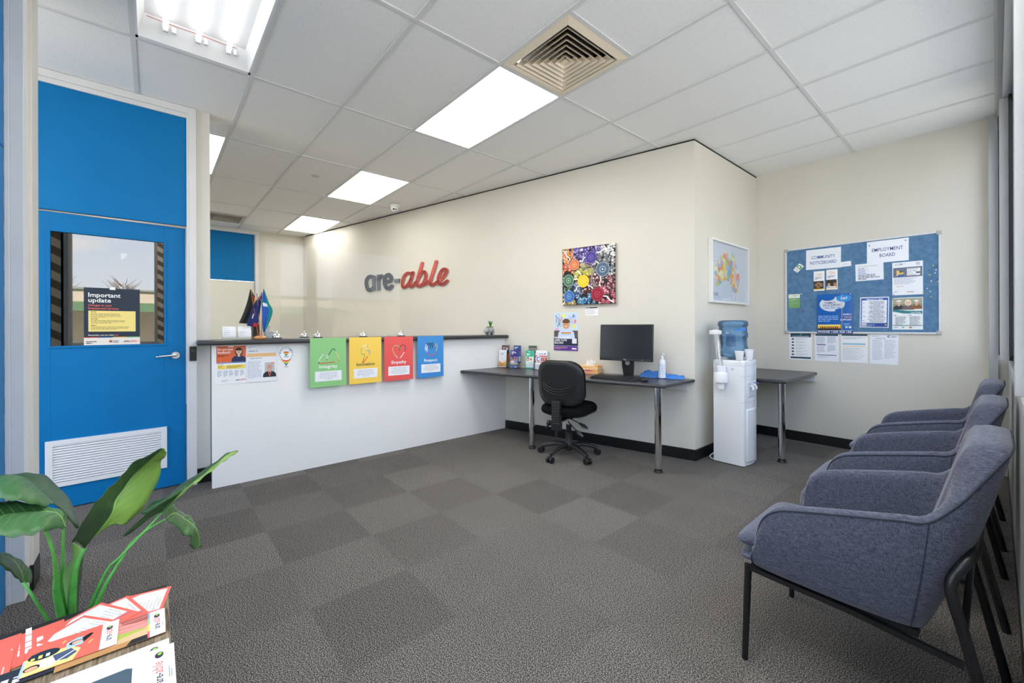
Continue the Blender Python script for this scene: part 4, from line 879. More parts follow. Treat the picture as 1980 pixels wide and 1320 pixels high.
s = Sheet(.212, .292, PM('F2F3F7')); s.r(.006, .006, .20, .278, PM('2C5CB0')); s.t("WHAT'S ON!", .106, .262, .022, WHT, 'c', .03, w=.12)
for k in range(5): s.r(.014, .22-.043*k, .184, .040, PM('EEF1F8')).r(.02, .216-.043*k, .17, .046, PM('EEF1F8'))
for k in range(5): s.para(.02, .235-.043*k, .035, 1, .009, PM('3D66B8')); s.para(.06, .248-.043*k, .13, 5, .0088, PM('8088A0'), .5, 'c')
s.r(.012, .012, .042, .04, PM('C6CAD2')).r(.056, .01, .146, .025, PM('1E4A98')); s.para(.06, .028, .06, 3, .007, PM('A8C0E8')); s.el(.192, .026, .008, .008, PM('F0A040'), 12)
onb(s, 'whats_on_flyer', "blue bordered WHAT'S ON flyer in the lower middle of the board", 'flyer', -.768, 1.362, RAD(1), .001, group=BD)
s = Sheet(.206, .295, PM('EEF2F4')); s.r(.004, .19, .198, .10, PM('8A9078')).r(.004, .235, .198, .055, PM('A8A890'))
s.bust(.046, .185, .095, PM('E0A890'), PM('E8E8E8'), PM('2A2C34')).bust(.108, .182, .098, PM('E8B8A0'), PM('F0E4C8'), PM('6A6068'), longh=True).bust(.164, .188, .088, PM('E0A890'), PM('F0F0F0'), PM('8A5A30'))
s.poly([(.004, .19), (.004, .165), (.08, .145), (.202, .142), (.202, .168), (.11, .172)], PM('2A8088')).poly([(.004, .168), (.08, .148), (.202, .144), (.202, .12), (.004, .12)], PM('EEF2F4')).poly([(.06, .166), (.202, .170), (.202, .144), (.10, .15)], PM('2A8088')); s.t('Care Finder', .195, .150, .017, WHT, 'r', .02, w=.07)
for x in (.012, .11): s.para(x, .13, .05, 1, .009, PM('444A58')); s.para(x+.01, .115, .075, 9, .0088, PM('9098A4'), .45)
s.r(.004, .036, .198, .005, PM('2A8088')); s.t('plus', .015, .016, .014, PM('3A5A88'), 'l', .02).el(.075, .02, .008, .005, PM('58A870')).el(.125, .02, .009, .008, PM('B87850')); s.para(.14, .02, .04, 1, .008, LGRY)
onb(s, 'care_flyer', 'Care Finder flyer with three laughing older people low on the right of the board', 'flyer', -.535, 1.344, 0, .001, group=BD)
# pins
pinc = [('yellow', 'E8D020'), ('blue', '2A4FA0'), ('white', 'E8EAEE'), ('green', '2A8050'), ('red', '9A2030')]
pins = [(-.345, 1.765, 0, 'highest, at the right edge'), (-.322, 1.748, 1, 'second highest'), (-.328, 1.725, 2, 'upper'), (-.334, 1.698, 2, 'under the upper one'), (-.368, 1.685, 0, 'left of the white ones'), (-.322, 1.640, 1, 'halfway down'), (-.358, 1.628, 2, 'halfway down'), (-.315, 1.620, 0, 'halfway down at the frame'), (-.385, 1.565, 2, 'just left'), (-.412, 1.535, 0, 'left by the flyer corner'), (-.365, 1.535, 2, 'lower'), (-.360, 1.490, 0, 'lowest'), (-.348, 1.455, 3, ''), (-1.36, 1.575, 2, 'alone between the green flyer and the brochures'), (-1.35, 1.397, 4, ''), (-.80, 2.005, 1, 'on the left corner of the EMPLOYMENT heading'), (-.545, 2.018, 1, 'on the right corner of the EMPLOYMENT heading'), (-.575, 1.802, 1, 'at the top of the business flyer'), (-1.102, 1.795, 0, 'at the top of the right orange brochure'), (-1.43, 1.572, 0, 'at the top of the green flyer'), (-.63, 1.484, 3, 'at the corner of the Care Finder flyer'), (-.945, 1.548, 2, 'at the corner of the helpline poster')]
for x, z, ci, where in pins:
    if x > -.42: x -= .02
    nm_, hx_ = pinc[ci]; q = MB(); pmx = M('pin_'+nm_, hx_, .3); off = .0155 if ci != 2 or x < -.9 or True else 0
    q.T = Matrix.Translation((x, YN-.0145, z)) @ Matrix.Rotation(PI/2, 4, 'X')
    q.lathe([(.0045, .001), (.0045, .003), (.0028, .005), (.0028, .010), (.0045, .013), (.0045, .015)], (0, 0, 0), pmx, 10); q.T = None
    lab = '%s push pin %s of the loose pins on the board' % (nm_, where) if (x > -.44 and where) else ('%s push pin %s' % (nm_, where) if where else ('dark green push pin at the bottom of the loose pins' if ci == 3 else 'red push pin alone on the felt left of the helpline poster'))
    tag(q.build('push_pin'), lab, 'push pin', 'push pins on the noticeboard')
# sheets under the noticeboard
UN = 'sheets stuck to the wall under the noticeboard'
teal = PM('1F4A5C'); YWL = YN-.0015
s = Sheet(.208, .288); s.r(.012, .245, .186, .04, teal).el(.105, .272, .01, .006, PM('7AA0B0')).r(.03, .252, .15, .005, PM('C8D8E0')); 
for k in range(6): s.el(.033, .222-.033*k, .012, .009, PM('38414A'), 8); s.para(.06, .228-.033*k, .11, 3, .007, PM('B8BEC8'), .4)
s.r(.012, .015, .186, .018, teal); s.place('standards_sheet', 'white sheet with teal header and six dark icons, leftmost under the noticeboard', 'notice', (-1.374, YWL, 1.013), 0, UN)
s = Sheet(.206, .288, PM('EDEFF6')); s.r(.008, .262, .19, .02, teal); s.para(.015, .25, .08, 10, .009, PM('A8AEC4')); s.para(.11, .25, .08, 8, .009, PM('A8AEC4')); s.r(.02, .165, .075, .009, PM('4A4488')); s.para(.02, .152, .075, 8, .009, PM('A8AEC4')); s.para(.11, .165, .08, 8, .009, PM('A8AEC4')); s.r(.02, .06, .165, .007, PM('55607A')); s.para(.03, .045, .11, 2, .008, LGRY)
s.place('rights_sheet', 'white two-column sheet with a purple subheading, second from left under the noticeboard', 'notice', (-1.145, YWL, 1.012), 0, UN)
s = Sheet(.210, .288, PM('F1F2F4')); s.r(.006, .265, .20, .018, teal); s.para(.015, .25, .18, 3, .009, LGRY); s.r(.012, .175, .18, .018, PM('9CC4DC')).r(.012, .158, .18, .007, PM('F0CF88')); 
for k in range(7): s.para(.015, .143-.018*k, .175, 2, .008, PM('B8BCC4'), .4)
s.place('complaints_sheet', 'white sheet with pale blue and orange bands, third from left under the noticeboard', 'notice', (-.922, YWL, 1.012), 0, UN)
s = Sheet(.206, .290, PM('EEF0F6')); s.el(.14, .265, .014, .012, PM('3A62A8')).el(.143, .265, .009, .008, PM('EEF0F6')).el(.135, .268, .005, .005, PM('6AB060'), 8); s.para(.158, .268, .04, 3, .007, PM('7080A8')); s.para(.02, .268, .06, 2, .007, LGRY); s.para(.04, .243, .11, 1, .010, PM('8890A8')); s.para(.02, .228, .078, 22, .009, PM('B8BCCC'), .4); s.para(.108, .228, .08, 20, .009, PM('B8BCCC'), .4)
s.place('guide_sheet', 'white text sheet with a round blue logo, rightmost under the noticeboard', 'notice', (-.700, YWL, 1.011), RAD(0), UN, tilt=RAD(.7))
# ------------------------------------------------------------------ desks
DT = .75
t = thing('wall_desk', 'long charcoal desk along the beige wall on chrome legs', 'desk', (0, 0, 0))
bev_top([(-3.918, 2.60), (-1.78, 3.185), (-1.80, yw(-1.80)-.003), (-3.918, yw(-3.918)-.003)], DT-.030, DT, 'desktop', t)
for x, y in ((-1.868, 3.235), (-3.08, 2.915)):
    l = MB().cyl((x, y, .035), (x, y, DT-.03), .029, chrome, n=28).build('leg', t); MB().lathe([(.034, 0), (.038, .006), (.030, .02), (.030, .035)], (x, y, 0), blk_pl).build('foot', l)
q = MB(); a, b = on_wall(.06, .002), on_wall(.30, .002); a2, b2 = on_wall(.06, .022), on_wall(.30, .022)
q.prism([a, b, b2, a2], DT-.105, DT-.031, M('white_cleat', (.78, .78, .78), .5)); q.build('wall_bracket', t, smooth=False)
t = thing('corner_desk', 'short charcoal desk in the alcove behind the water cooler on a chrome leg', 'desk', (0, 0, 0))
bev_top([(LWX+.003, 4.235), (-1.215, 4.235), (-1.225, YN-.003), (LWX+.003, YN-.003)], DT-.032, DT, 'desktop', t)
l = MB().cyl((-1.272, 4.319, .035), (-1.272, 4.319, DT-.03), .029, chrome, n=28).build('leg', t); MB().lathe([(.034, 0), (.038, .006), (.030, .02), (.030, .035)], (-1.272, 4.319, 0), blk_pl).build('foot', l)
MB().box((-1.50, YN-.03, DT-.10), (-1.24, YN-.002, DT-.033), MC['white_cleat']).build('wall_bracket', t, smooth=False)
# brochure holders
def holder(x, y, rz, lab, blab, w, h, front, back=None, backh=None, bl2=None):
    t = thing('brochure_holder', lab, 'brochure holder', (x, y, DT), rz, 'brochure holders on the desk')
    q = MB(); q.box((-w/2-.004, -.035, 0), (w/2+.004, .035, .004), ac2).box((-w/2-.004, -.035, .004), (w/2+.004, -.033, h*.30), ac2).box((-w/2-.004, .033, 0), (w/2+.004, .035, h*.95+ (.05 if back else 0)), ac2)
    q.box((-w/2-.004, -.033, .004), (-w/2-.002, .033, h*.28), ac2).box((w/2+.002, -.033, .004), (w/2+.004, .033, h*.28), ac2); q.build('clear_stand', t, smooth=False)
    Mz = Matrix.Rotation(rz, 4, 'Z')
    def put(s, off, dz, lab2, tx=0, nm='brochure'):
        p = Mz @ Vector((tx, off, 0)); o = s.b.build(nm, smooth=False); o.matrix_world = Matrix.Translation((x+p.x, y+p.y, DT+.006+dz+s.h/2*cos(.08))) @ Mz @ Matrix.Rotation(-.08, 4, 'X'); tag(o, lab2, 'brochure', 'brochures in the desk holders')
    if back: put(back, .020, .055, bl2, .018)
    put(front, -.016, 0, blab)
def dl(col, th=.006): return Sheet(.10, .205, PM(col), th=th)
f = dl('E9EAEE'); f.para(.02, .165, .06, 3, .012, PM('8A94A8'))
for k in range(7): f.line([(rr.uniform(.01, .09), rr.uniform(.06, .15)) for _ in range(3)], .001, PM('A8ACB8'))
f.poly([(0, .01), (0, .08), (.05, .05), (.075, .0), (0, 0)], PM('F0A050')).poly([(.05, .05), (.1, .085), (.1, .0), (.07, 0)], PM('F4B858')).r(0, 0, .1, .008, PM('F4F4F4'))
b = dl('3A3440'); b.r(0, .14, .1, .06, PM('6A6070')); b.bust(.03, .13, .07, PM('C89880'), PM('302828'), PM('4A4A58')).bust(.07, .12, .07, PM('E8C8A8'), PM('8A5A30'), PM('2A3A68')).r(0, 0, .1, .10, PM('8A4A30'))
holder(-3.84, 3.165, AN+.15, 'clear brochure holder nearest the counter on the desk', 'white brochure with an orange corner at the front of the holder nearest the counter', .1, .205, f, b, 1, 'dark photo brochure at the back of the holder nearest the counter')
f = dl('6E78A8'); f.r(0, .13, .1, .075, PM('3E2F86')); f.para(.012, .185, .07, 3, .013, WHT, .5); f.r(0, .05, .1, .08, PM('8A8098')).bust(.035, .055, .075, PM('A87058'), PM('241A1A'), PM('D8D4DC')).bust(.075, .06, .06, PM('C89070'), PM('301E1A'), PM('7888C0'))
for k, h in enumerate(('E86A60', 'F0A860', 'F0E080', '80C890', '70A8E0')): f.line([(0, .062-.004*k), (.04, .050-.004*k), (.1, .064-.004*k)], .004, PM(h), True)
f.para(.012, .012, .03, 1, .008, WHT); f.r(.06, .01, .03, .008, WHT)
b = dl('2F4A80'); b.t('COVID-19', .01, .175, .018, WHT, 'l', .02, w=.06) if False else b.para(.012, .18, .06, 2, .014, WHT, .5)
b.r(0, .02, .1, .06, PM('A8B8D0')); b.r(0, .09, .1, .05, PM('486898'))
holder(-3.675, 3.205, AN+.05, 'clear brochure holder with purple and blue leaflets, second from the counter', 'purple brochure with a rainbow stripe in the second holder from the counter', .1, .205, f, b, 1, 'navy brochure at the back of the second holder from the counter')
f = dl('E4EFEC', .016); f.r(0, .135, .1, .07, PM('2FB894')); f.para(.03, .19, .05, 1, .012, WHT, .5); f.para(.01, .165, .06, 2, .013, WHT, .5); f.bust(.03, .05, .085, PM('E8C0A0'), PM('8A4A28'), PM('E8E8EC'), longh=True).bust(.07, .05, .07, PM('E8C0A0'), PM('7A4424'), PM('B8E0D8')).r(0, 0, .1, .012, PM('2FB894')).r(.0, .0, .006, .205, PM('2FB894'))
b = dl('4A5048'); b.r(0, .0, .1, .12, PM('8A9088')); b.r(0, .15, .1, .03, PM('787C78'))
holder(-3.505, 3.290, AN+.12, 'clear brochure holder with a green leaflet, third from the counter', 'mint green brochure with a mother and child in the third holder from the counter', .1, .205, f, b, 1, 'grey brochure at the back of the third holder from the counter')
f = Sheet(.15, .212, PM('F1F2F6'), th=.01); f.t('care', .075, .165, .034, PM('3A4AA0'), 'c', .03, w=.06).el(.025, .175, .010, .010, PM('C8CCE8')).el(.125, .175, .010, .010, PM('5A68B0'))
f.r(0, .075, .15, .08, PM('C04A40')); f.el(.04, .115, .038, .038, PM('E8E4F0')).el(.04, .115, .026, .026, PM('7090D0')).el(.045, .115, .014, .014, PM('F4F4F8'))
for k in range(3): f.el(.085+.025*k, .112, .016, .034, PM('F0E0D0')).el(.088+.025*k, .112, .011, .026, PM('A83040'))
for k in range(12): f.el(.006+k*.0125, .080, .005, .005, PM(rr.choice(['2A3A88', 'F4F4F8', 'E08A40'])), 8)
f.para(.03, .05, .09, 3, .010, LGRY)
holder(-3.335, 3.310, AN, 'clear holder with a wide white leaflet, on the desk left of the office chair', 'white care brochure with red and blue circles on the desk left of the office chair', .15, .212, f)
# tissue box
t = thing('tissue_box', 'tissue box with orange and purple streaks on the desk behind the keyboard', 'tissue box', (-2.765, 3.455, DT), AN)
def mat_tissue():
    mt = bpy.data.materials.new('tissue_box_print'); mt.use_nodes = True; nt = mt.node_tree; b = nt.nodes['Principled BSDF']; b.inputs['Roughness'].default_value = .45
    g = N(nt, 'ShaderNodeTexCoord'); mp = N(nt, 'ShaderNodeMapping'); mp.inputs['Scale'].default_value = (5, 5, 45); nt.links.new(g.outputs['Object'], mp.inputs[0])
    n = N(nt, 'ShaderNodeTexNoise'); n.inputs['Scale'].default_value = 1; n.inputs['Detail'].default_value = 2; nt.links.new(mp.outputs[0], n.inputs[0])
    r = N(nt, 'ShaderNodeValToRGB'); e = r.color_ramp.elements; e[0].position = .3; e[0].color = (.35, .05, .30, 1); e[1].position = .72; e[1].color = (.85, .62, .40, 1)
    for p, c_ in ((.40, (.85, .30, .18, 1)), (.50, (.95, .45, .10, 1)), (.60, (.95, .72, .45, 1))): k = e.new(p); k.color = c_
    nt.links.new(n.outputs[0], r.inputs[0]); nt.links.new(r.outputs[0], b.inputs['Base Color']); return mt
MB().box((-.108, -.055, 0), (.108, .055, .082), mat_tissue()).build('box', t, smooth=False, bevel=.002)
q = MB(); rows = [[(-.055+.011*k+.004*sin(k*3+i), .010*sin(k*1.7+i*.8), .080+.012*i+(.012*sin(k*1.3) if i > 2 else 0)) for k in range(11)] for i in range(5)]
q.grid(rows, M('tissue_white', (.85, .86, .87), .9)); o = q.build('tissue', t, ang=80); md = o.modifiers.new('t', 'SOLIDIFY'); md.thickness = .001
# monitor
mx_, my_ = -2.305, 3.420
t = thing('computer_monitor', 'black flat computer monitor on a stand on the desk', 'monitor', (mx_, my_, DT), AN)
dm = M('monitor_bezel', (.012, .012, .013), .35)
TI = Matrix.Translation((0, 0, .33)) @ Matrix.Rotation(RAD(-4), 4, 'X')
q = MB(); q.T = TI; q.box((-.258, -.020, -.175), (.258, .008, .172), dm); q.box((-.20, .008, -.12), (.20, .028, .12), dm); q.T = None; q.build('screen_housing', t, bevel=.004)
q = MB(); q.T = TI; q.box((-.250, -.0212, -.150), (.250, -.020, .162), M('screen_off', (.009, .010, .010), .25)); q.T = None; q.build('screen', t, smooth=False)
s = Sheet(0, 0); s.w = s.h = 0; s.t('DELL', 0, -.006, .016, PM('C8CCD0'), 'c', .02, w=.028)
for k in range(6): s.el(.15+.018*k, 0, .0015, .0015, PM('9A9EA4'), 6)
s.el(.165, .001, .0025, .0025, WHT, 8); s.b.v = [tuple(TI @ Vector((a, b_-.0208, c_-.163))) for a, b_, c_ in s.b.v]; s.b.build('buttons_and_badge', t, smooth=False)
q = MB(); q.prism([(-.066, .22), (-.060, .10), (-.045, .006), (.05, .006), (.056, .10), (.056, .22)], .045, .062, dm, 'y'); q.cyl((-.005, .044, .135), (-.005, .063, .135), .024, M('ring_hole', (.55, .53, .48), .7), n=24); q.build('stand', t, bevel=.002)
MB().box((-.10, -.055, 0), (.10, .085, .008), dm).build('base', t, bevel=.003)
# keyboard
t = thing('keyboard', 'black computer keyboard on the desk in front of the monitor', 'keyboard', (-2.29, 3.225, DT), AN+.0)
q = MB(); q.prism([(-.07, 0), (.07, 0), (.07, .020), (-.07, .010)], -.222, .222, blk_pl, 'x'); q.build('body', t, bevel=.002)
q = MB(); kc = M('key_black', (.022, .022, .024), .45)
for r_ in range(6):
    for k in range(22):
        if k in (15, 18) and r_ > 0: continue
        y = -.058+r_*.0205; z = .011+(y+.07)*.071
        q.box((-.214+k*.0196, y, z), (-.214+k*.0196+.016, y+.016, z+.006), kc)
q.build('keys', t, smooth=False)
t = thing('computer_mouse', 'black computer mouse on the desk right of the keyboard', 'mouse', (-2.02, 3.275, DT), AN)
MB().ball((0, 0, .014), .03, blk_pl, 10, (1.0, 1.75, .75)).build('body', t); MB().cyl((0, -.03, .030), (0, -.022, .032), .004, kc, n=10).build('scroll_wheel', t)
MC['x'] = None
# sanitiser and cloth
t = thing('sanitiser_bottle', 'white pump bottle of hand sanitiser standing on the blue cloth', 'bottle', (-2.03, 3.585, DT+.004), AN-.3)
MB().lathe([(.029, 0), (.032, .004), (.032, .155), (.028, .168), (.014, .174)], (0, 0, 0), white_pl).build('body', t)
MB().lathe([(.014, .174), (.015, .178), (.014, .195), (.006, .205), (.006, .222)], (0, 0, 0), white_pl, 18).tube(bez([(-.012, 0, .222), (0, 0, .228), (.02, -.01, .224), (.032, -.016, .216)]), [.006]*25, white_pl, n=10).build('pump', t)
q = MB()
for k in range(16):                               # label wrapped round the front half
    a0_, a1_ = -PI+.25+k*(PI-.5)/16, -PI+.25+(k+1)*(PI-.5)/16; r_ = .0324
    for z0_, z1_, m_ in ((.02, .14, PM('E8EEF4')), ):
        q.add([(r_*cos(a0_), r_*sin(a0_), z0_), (r_*cos(a1_), r_*sin(a1_), z0_), (r_*cos(a1_), r_*sin(a1_), z1_), (r_*cos(a0_), r_*sin(a0_), z1_)], [(0, 1, 2, 3)], m_)
    r_ = .0327
    for row in range(9):
        if rr.random() < .7: z0_ = .03+row*.012; q.add([(r_*cos(a0_), r_*sin(a0_), z0_), (r_*cos(a1_), r_*sin(a1_), z0_), (r_*cos(a1_), r_*sin(a1_), z0_+.004), (r_*cos(a0_), r_*sin(a0_), z0_+.004)], [(0, 1, 2, 3)], PM('8CB0D8') if row != 8 else PM('5A8ABF'))
    if k == 0: q.add([(.033*cos(a0_), .033*sin(a0_), .03), (.033*cos(a1_), .033*sin(a1_), .03), (.033*cos(a1_), .033*sin(a1_), .135), (.033*cos(a0_), .033*sin(a0_), .135)], [(0, 1, 2, 3)], PM('3F8A4A'))
    if k in (11, 12): q.add([(.033*cos(a0_), .033*sin(a0_), .09), (.033*cos(a1_), .033*sin(a1_), .09), (.033*cos(a1_), .033*sin(a1_), .097), (.033*cos(a0_), .033*sin(a0_), .097)], [(0, 1, 2, 3)], PM('E06050'))
q.build('label', t)
q = MB(); rows = []
for i in range(13):
    row = []
    for k in range(25):
        u, v = k/24, i/12; x = -.20+.40*u+.006*sin(v*5); y = -.055+.085*v
        lift = (.055*max(0, v-.45)/.55)*(1 if .06 < u < .60 else .55 if u < .97 else .3)+.004*sin(u*22+v*4)*(.3+v)+.006
        row.append((x, y+.004*sin(u*15), max(.0022, lift+.0035*sin(u*40)*v)))
    rows.append(row)
q.grid(rows, M('blue_cloth', (.05, .20, .58), .9, noise=(90, .35), bump=(300, .6)))
o = q.build('cleaning_cloth', ang=80); md = o.modifiers.new('t', 'SOLIDIFY'); md.thickness = .0015; o.location = (-2.04, 3.600, DT); o.rotation_euler = (0, 0, AN)
tag(o, 'crumpled blue cleaning cloth spread on the desk under the pump bottle', 'cloth')
# ------------------------------------------------------------------ office chair
t = thing('office_chair', 'black swivel office chair with five castors facing the desk', 'office chair', (-2.665, 3.005, 0), RAD(15))
for k in range(5):                                # chair faces local +y
    a = RAD(-100+72*k+0); c_, s_ = cos(a), sin(a)
    MB().tube([(c_*.035, s_*.035, .105), (c_*.13, s_*.13, .112), (c_*.22, s_*.22, .088), (c_*.275, s_*.275, .068)], [.028, .026, .022, .018], blk_pl, n=10, flat=.75).build('base_arm', t)
    w = MB(); w.cyl((c_*.275, s_*.275, .07), (c_*.275, s_*.275, .045), .008, blk_pl)
    cx_, cy_ = c_*.285, s_*.285
    for e_ in (-1, 1): w.cyl((cx_-s_*e_*.008, cy_+c_*e_*.008, .0285), (cx_-s_*e_*.030, cy_+c_*e_*.030, .0285), .0285, blk_pl, n=20)
    w.box((cx_-.010, cy_-.010, .03), (cx_+.010, cy_+.010, .056), blk_pl); w.build('castor', t, bevel=.002)
MB().lathe([(.034, .06), (.042, .07), (.042, .12), (.032, .135), (.032, .235), (.026, .24), (.026, .30), (.014, .302), (.014, .40)], (0, 0, 0), blk_pl).build('gas_column', t)
MB().cyl((0, 0, .30), (0, 0, .375), .0142, chrome, n=18).build('gas_piston', t)
MB().box((-.08, -.10, .375), (.08, .12, .405), blk_pl).build('seat_mechanism', t, bevel=.008)
def rr_poly(w, d, r, n=8, sx=0):
    pts = []
    for cx_, cy_, a0_ in ((w-r, d-r, 0), (-w+r, d-r, 90), (-w+r, -d+r, 180), (w-r, -d+r, 270)):
        for k in range(n+1): a = RAD(a0_+90*k/n); pts.append((cx_+r*cos(a), cy_+r*sin(a)))
    return pts
pl_ = rr_poly(.232, .225, .14)
q = MB(); rows = []
for z, sc_ in ((.405, .80), (.425, .97), (.440, 1.0)): rows.append([(x*sc_, y*sc_+.01, z) for x, y in pl_])
q.grid(rows, blk_pl, True); q.f.append(list(range(len(pl_)))[::-1]); q.m.append(0); q.build('seat_shell', t)
q = MB(); rows = []
for z, sc_ in ((.440, 1.005), (.462, 1.02), (.485, .99), (.500, .92), (.508, .78), (.508, .45), (.505, .05)): rows.append([(x*sc_, y*sc_+.01, z+.006*(y/.22)) for x, y in pl_])
q.grid(rows, blk_fab, True); q.build('seat_cushion', t)
# backrest: local y ~ -.20, curved
bpl = rr_poly(.232, .207, .13)
BZ, BY = .715, -.205
def brow(sc_, y, curve=.05): return [(x*sc_, y+curve*(x*sc_/.215)**2+(z_*sc_)*-.10, BZ+z_*sc_) for x, z_ in bpl]
q = MB(); q.grid([brow(.80, BY-.034), brow(.93, BY-.036), brow(.99, BY-.026), brow(1.0, BY-.008)], blk_pl, True); q.f.append(list(range(len(bpl)))); q.m.append(0); q.build('back_shell', t, ang=50)
q = MB()
for k in range(3):
    pts = [(x, BY-.037+.05*(x/.215)**2*.86+.10*(.052+.024*k), BZ-.052-.024*k+.055*abs(x/.16)**2.2) for x in [i*.16/8 for i in range(-8, 9)]]
    q.tube(pts, .0028, blk_pl, n=6)
q.build('shell_ribs', t)
q = MB(); q.grid([brow(1.0, BY-.008), brow(1.015, BY+.012), brow(.985, BY+.032), brow(.88, BY+.044), brow(.5, BY+.048, .03), brow(.04, BY+.048, .0)], blk_fab, True); q.build('back_cushion', t)
q = MB(); pts = [(0, BY-.02, .60), (0, BY-.045, .54), (0, BY-.045, .42), (0, BY-.035, .36)]
q.box((-.042, BY-.062, .35), (.042, BY-.020, .56), blk_pl)
for k in range(13): q.box((-.036, BY-.066, .375+k*.0145), (.036, BY-.060, .383+k*.0145), blk_pl)
q.box((-.045, BY-.066, .295), (.045, BY-.015, .365), blk_pl).box((-.018, BY-.05, .235), (.012, BY-.025, .297), blk_pl); q.box((-.035, BY-.02, .365), (.035, -.09, .385), blk_pl)
q.build('back_support_bar', t, bevel=.003)
MB().cyl((-.045, BY-.035, .352), (-.075, BY-.035, .352), .010, blk_pl).cyl((-.068, BY-.035, .352), (-.095, BY-.035, .352), .026, blk_pl, n=10).build('adjuster_knob', t, bevel=.003)
MB().tube([(-.08, BY-.01, .335), (-.15, BY+.02, .29)], [.006, .008], blk_pl).build('tilt_lever', t)
for dz, dl_ in ((0, (.26, -.02)), (-.05, (.22, -.07))):
    MB().tube([(.05, -.05+dl_[1], .375+dz*.3), (.15, -.05+dl_[1]*1.5, .345+dz)], .005, blk_pl, n=8).tube([(.145, -.05+dl_[1]*1.5, .347+dz), (.19, -.05+dl_[1]*1.8, .328+dz), (.235, -.05+dl_[1]*2, .31+dz)], [.008, .020, .010], blk_pl, n=10, flat=.35).build('adjustment_lever', t)
# ------------------------------------------------------------------ water cooler
t = thing('water_cooler', 'tall white water cooler standing at the wall end beside the desk', 'water cooler', (-1.56, 4.045, 0))
wc = M('cooler_white', (.80, .81, .82), .28, coat=.3)
def cpl(x0, x1, y0, y1, r, bulge):                # front is +x, bulging
    pts = [(x0, y0)]; 
    for k in range(7): a = RAD(-90+k*10); pts.append((x1-r+r*cos(a), y0+r+r*sin(a)))
    for k in range(1, 10): v = k/10; pts.append((x1-.012+bulge*sin(PI*v)*1.0, y0+r*.5+(y1-y0-r)*v))
    for k in range(7): a = RAD(30+k*10); pts.append((x1-r+r*cos(a), y1-r+r*sin(a)))
    pts.append((x0, y1)); return pts
pl2 = cpl(-.135, .130, -.150, .150, .035, .02)
MB().prism(pl2, .008, .915, wc).build('body', t, smooth=True, ang=30)
MB().prism([(x*1.008, y*1.012) for x, y in pl2], .875, .930, wc).build('top_cover', t, smooth=True, bevel=.016, seg=4, ang=60)
q = MB(); seam = M('cooler_seam', (.45, .46, .47), .5)
for z in (.26+.3, .79): q.prism([(x*1.002, y*1.002) for x, y in pl2 if x > .05], z, z+.0025, seam)
q.build('seams', t, smooth=False)
q = MB(); q.box((.112, -.085, .60), (.141, .09, .745), M('tap_recess', (.62, .63, .64), .4)); q.build('tap_recess', t, smooth=False, bevel=.01)
for yy, c_ in ((-.045, None), (.03, 1)):
    q = MB(); q.tube(bez([(.135, yy, .70), (.150, yy, .704), (.160, yy, .692), (.161, yy, .672)]), .010, white_pl, n=12); q.cyl((.153, yy, .70), (.153, yy, .722), .008, white_pl); tp = q.build('tap', t)
    MB().box((.145, yy-.008, .722), (.182, yy+.008, .729), M('tap_blue', (.04, .12, .42), .4) if c_ else white_pl).build('tap_lever', tp, bevel=.002)
MB().prism([(.090, -.10), (.135, -.10), (.147, -.05), (.152, 0), (.147, .05), (.135, .10), (.090, .10)], .035, .50, wc).build('front_panel', t, bevel=.008)
q = MB()
for a, b in ((-.10, -.12), (.10, -.12), (-.10, .12), (.10, .12)): q.cyl((a, b, 0), (a, b, .01), .015, blk_pl)
q.build('feet', t)
s = Sheet(0, 0); s.w = s.h = 0; s.poly([(-.012, 0), (.012, 0), (0, .018)], PM('6A6E72')).poly([(-.006, .003), (.006, .003), (0, .012)], PM('E4E6E8')); s.b.v = [(a+.03, b_-.1505, c_+.845) for a, b_, c_ in s.b.v]; s.b.build('mark', t, smooth=False)
MB().tube(bez([(-.10, .0, .10), (-.155, -.10, .06), (-.175, -.135, .03), (-.15, -.12, .008), (-.10, -.10, .006)]), .004, white_pl, n=8).build('power_cord', t)
wb = bpy.data.materials.new('blue_bottle'); wb.use_nodes = True; nt = wb.node_tree; nt.nodes.clear()
o_ = N(nt, 'ShaderNodeOutputMaterial'); tr = N(nt, 'ShaderNodeBsdfTransparent'); tr.inputs[0].default_value = (.50, .68, .84, 1); gl = N(nt, 'ShaderNodeBsdfGlossy'); gl.inputs['Roughness'].default_value = .06; df = N(nt, 'ShaderNodeBsdfDiffuse'); df.inputs[0].default_value = (.22, .42, .66, 1)
m1 = N(nt, 'ShaderNodeMixShader'); m1.inputs[0].default_value = .30; nt.links.new(tr.outputs[0], m1.inputs[1]); nt.links.new(df.outputs[0], m1.inputs[2])
fz = N(nt, 'ShaderNodeFresnel'); fz.inputs[0].default_value = 1.4; m2 = N(nt, 'ShaderNodeMixShader'); nt.links.new(fz.outputs[0], m2.inputs[0]); nt.links.new(m1.outputs[0], m2.inputs[1]); nt.links.new(gl.outputs[0], m2.inputs[2]); nt.links.new(m2.outputs[0], o_.inputs[0])
t = thing('water_bottle', 'blue translucent water bottle upside down on the water cooler', 'water bottle', (-1.590, 4.06, .930))
R_ = .124
MB().lathe([(.03, .0), (.06, .012), (.095, .020), (.118, .045), (.124, .06), (.124, .115), (.116, .122), (.116, .195), (.124, .202), (.124, .238), (.116, .245), (.116, .300), (.125, .306), (.125, .335), (.118, .350), (.095, .357), (.001, .355)], (0, 0, 0), wb, 36).build('bottle_body', t, ang=60)
wb2 = M('dark_blue_handle', (.03, .14, .36), .25, alpha=.9)
MB().prism([(-.03, .12), (.035, .12), (.04, .13), (.035, .225), (.02, .235), (-.03, .235)], -.080, -.03, wb2, 'y').build('handle_recess', t, bevel=.008)
s = Sheet(0, 0); s.w = s.h = 0; q = MB()
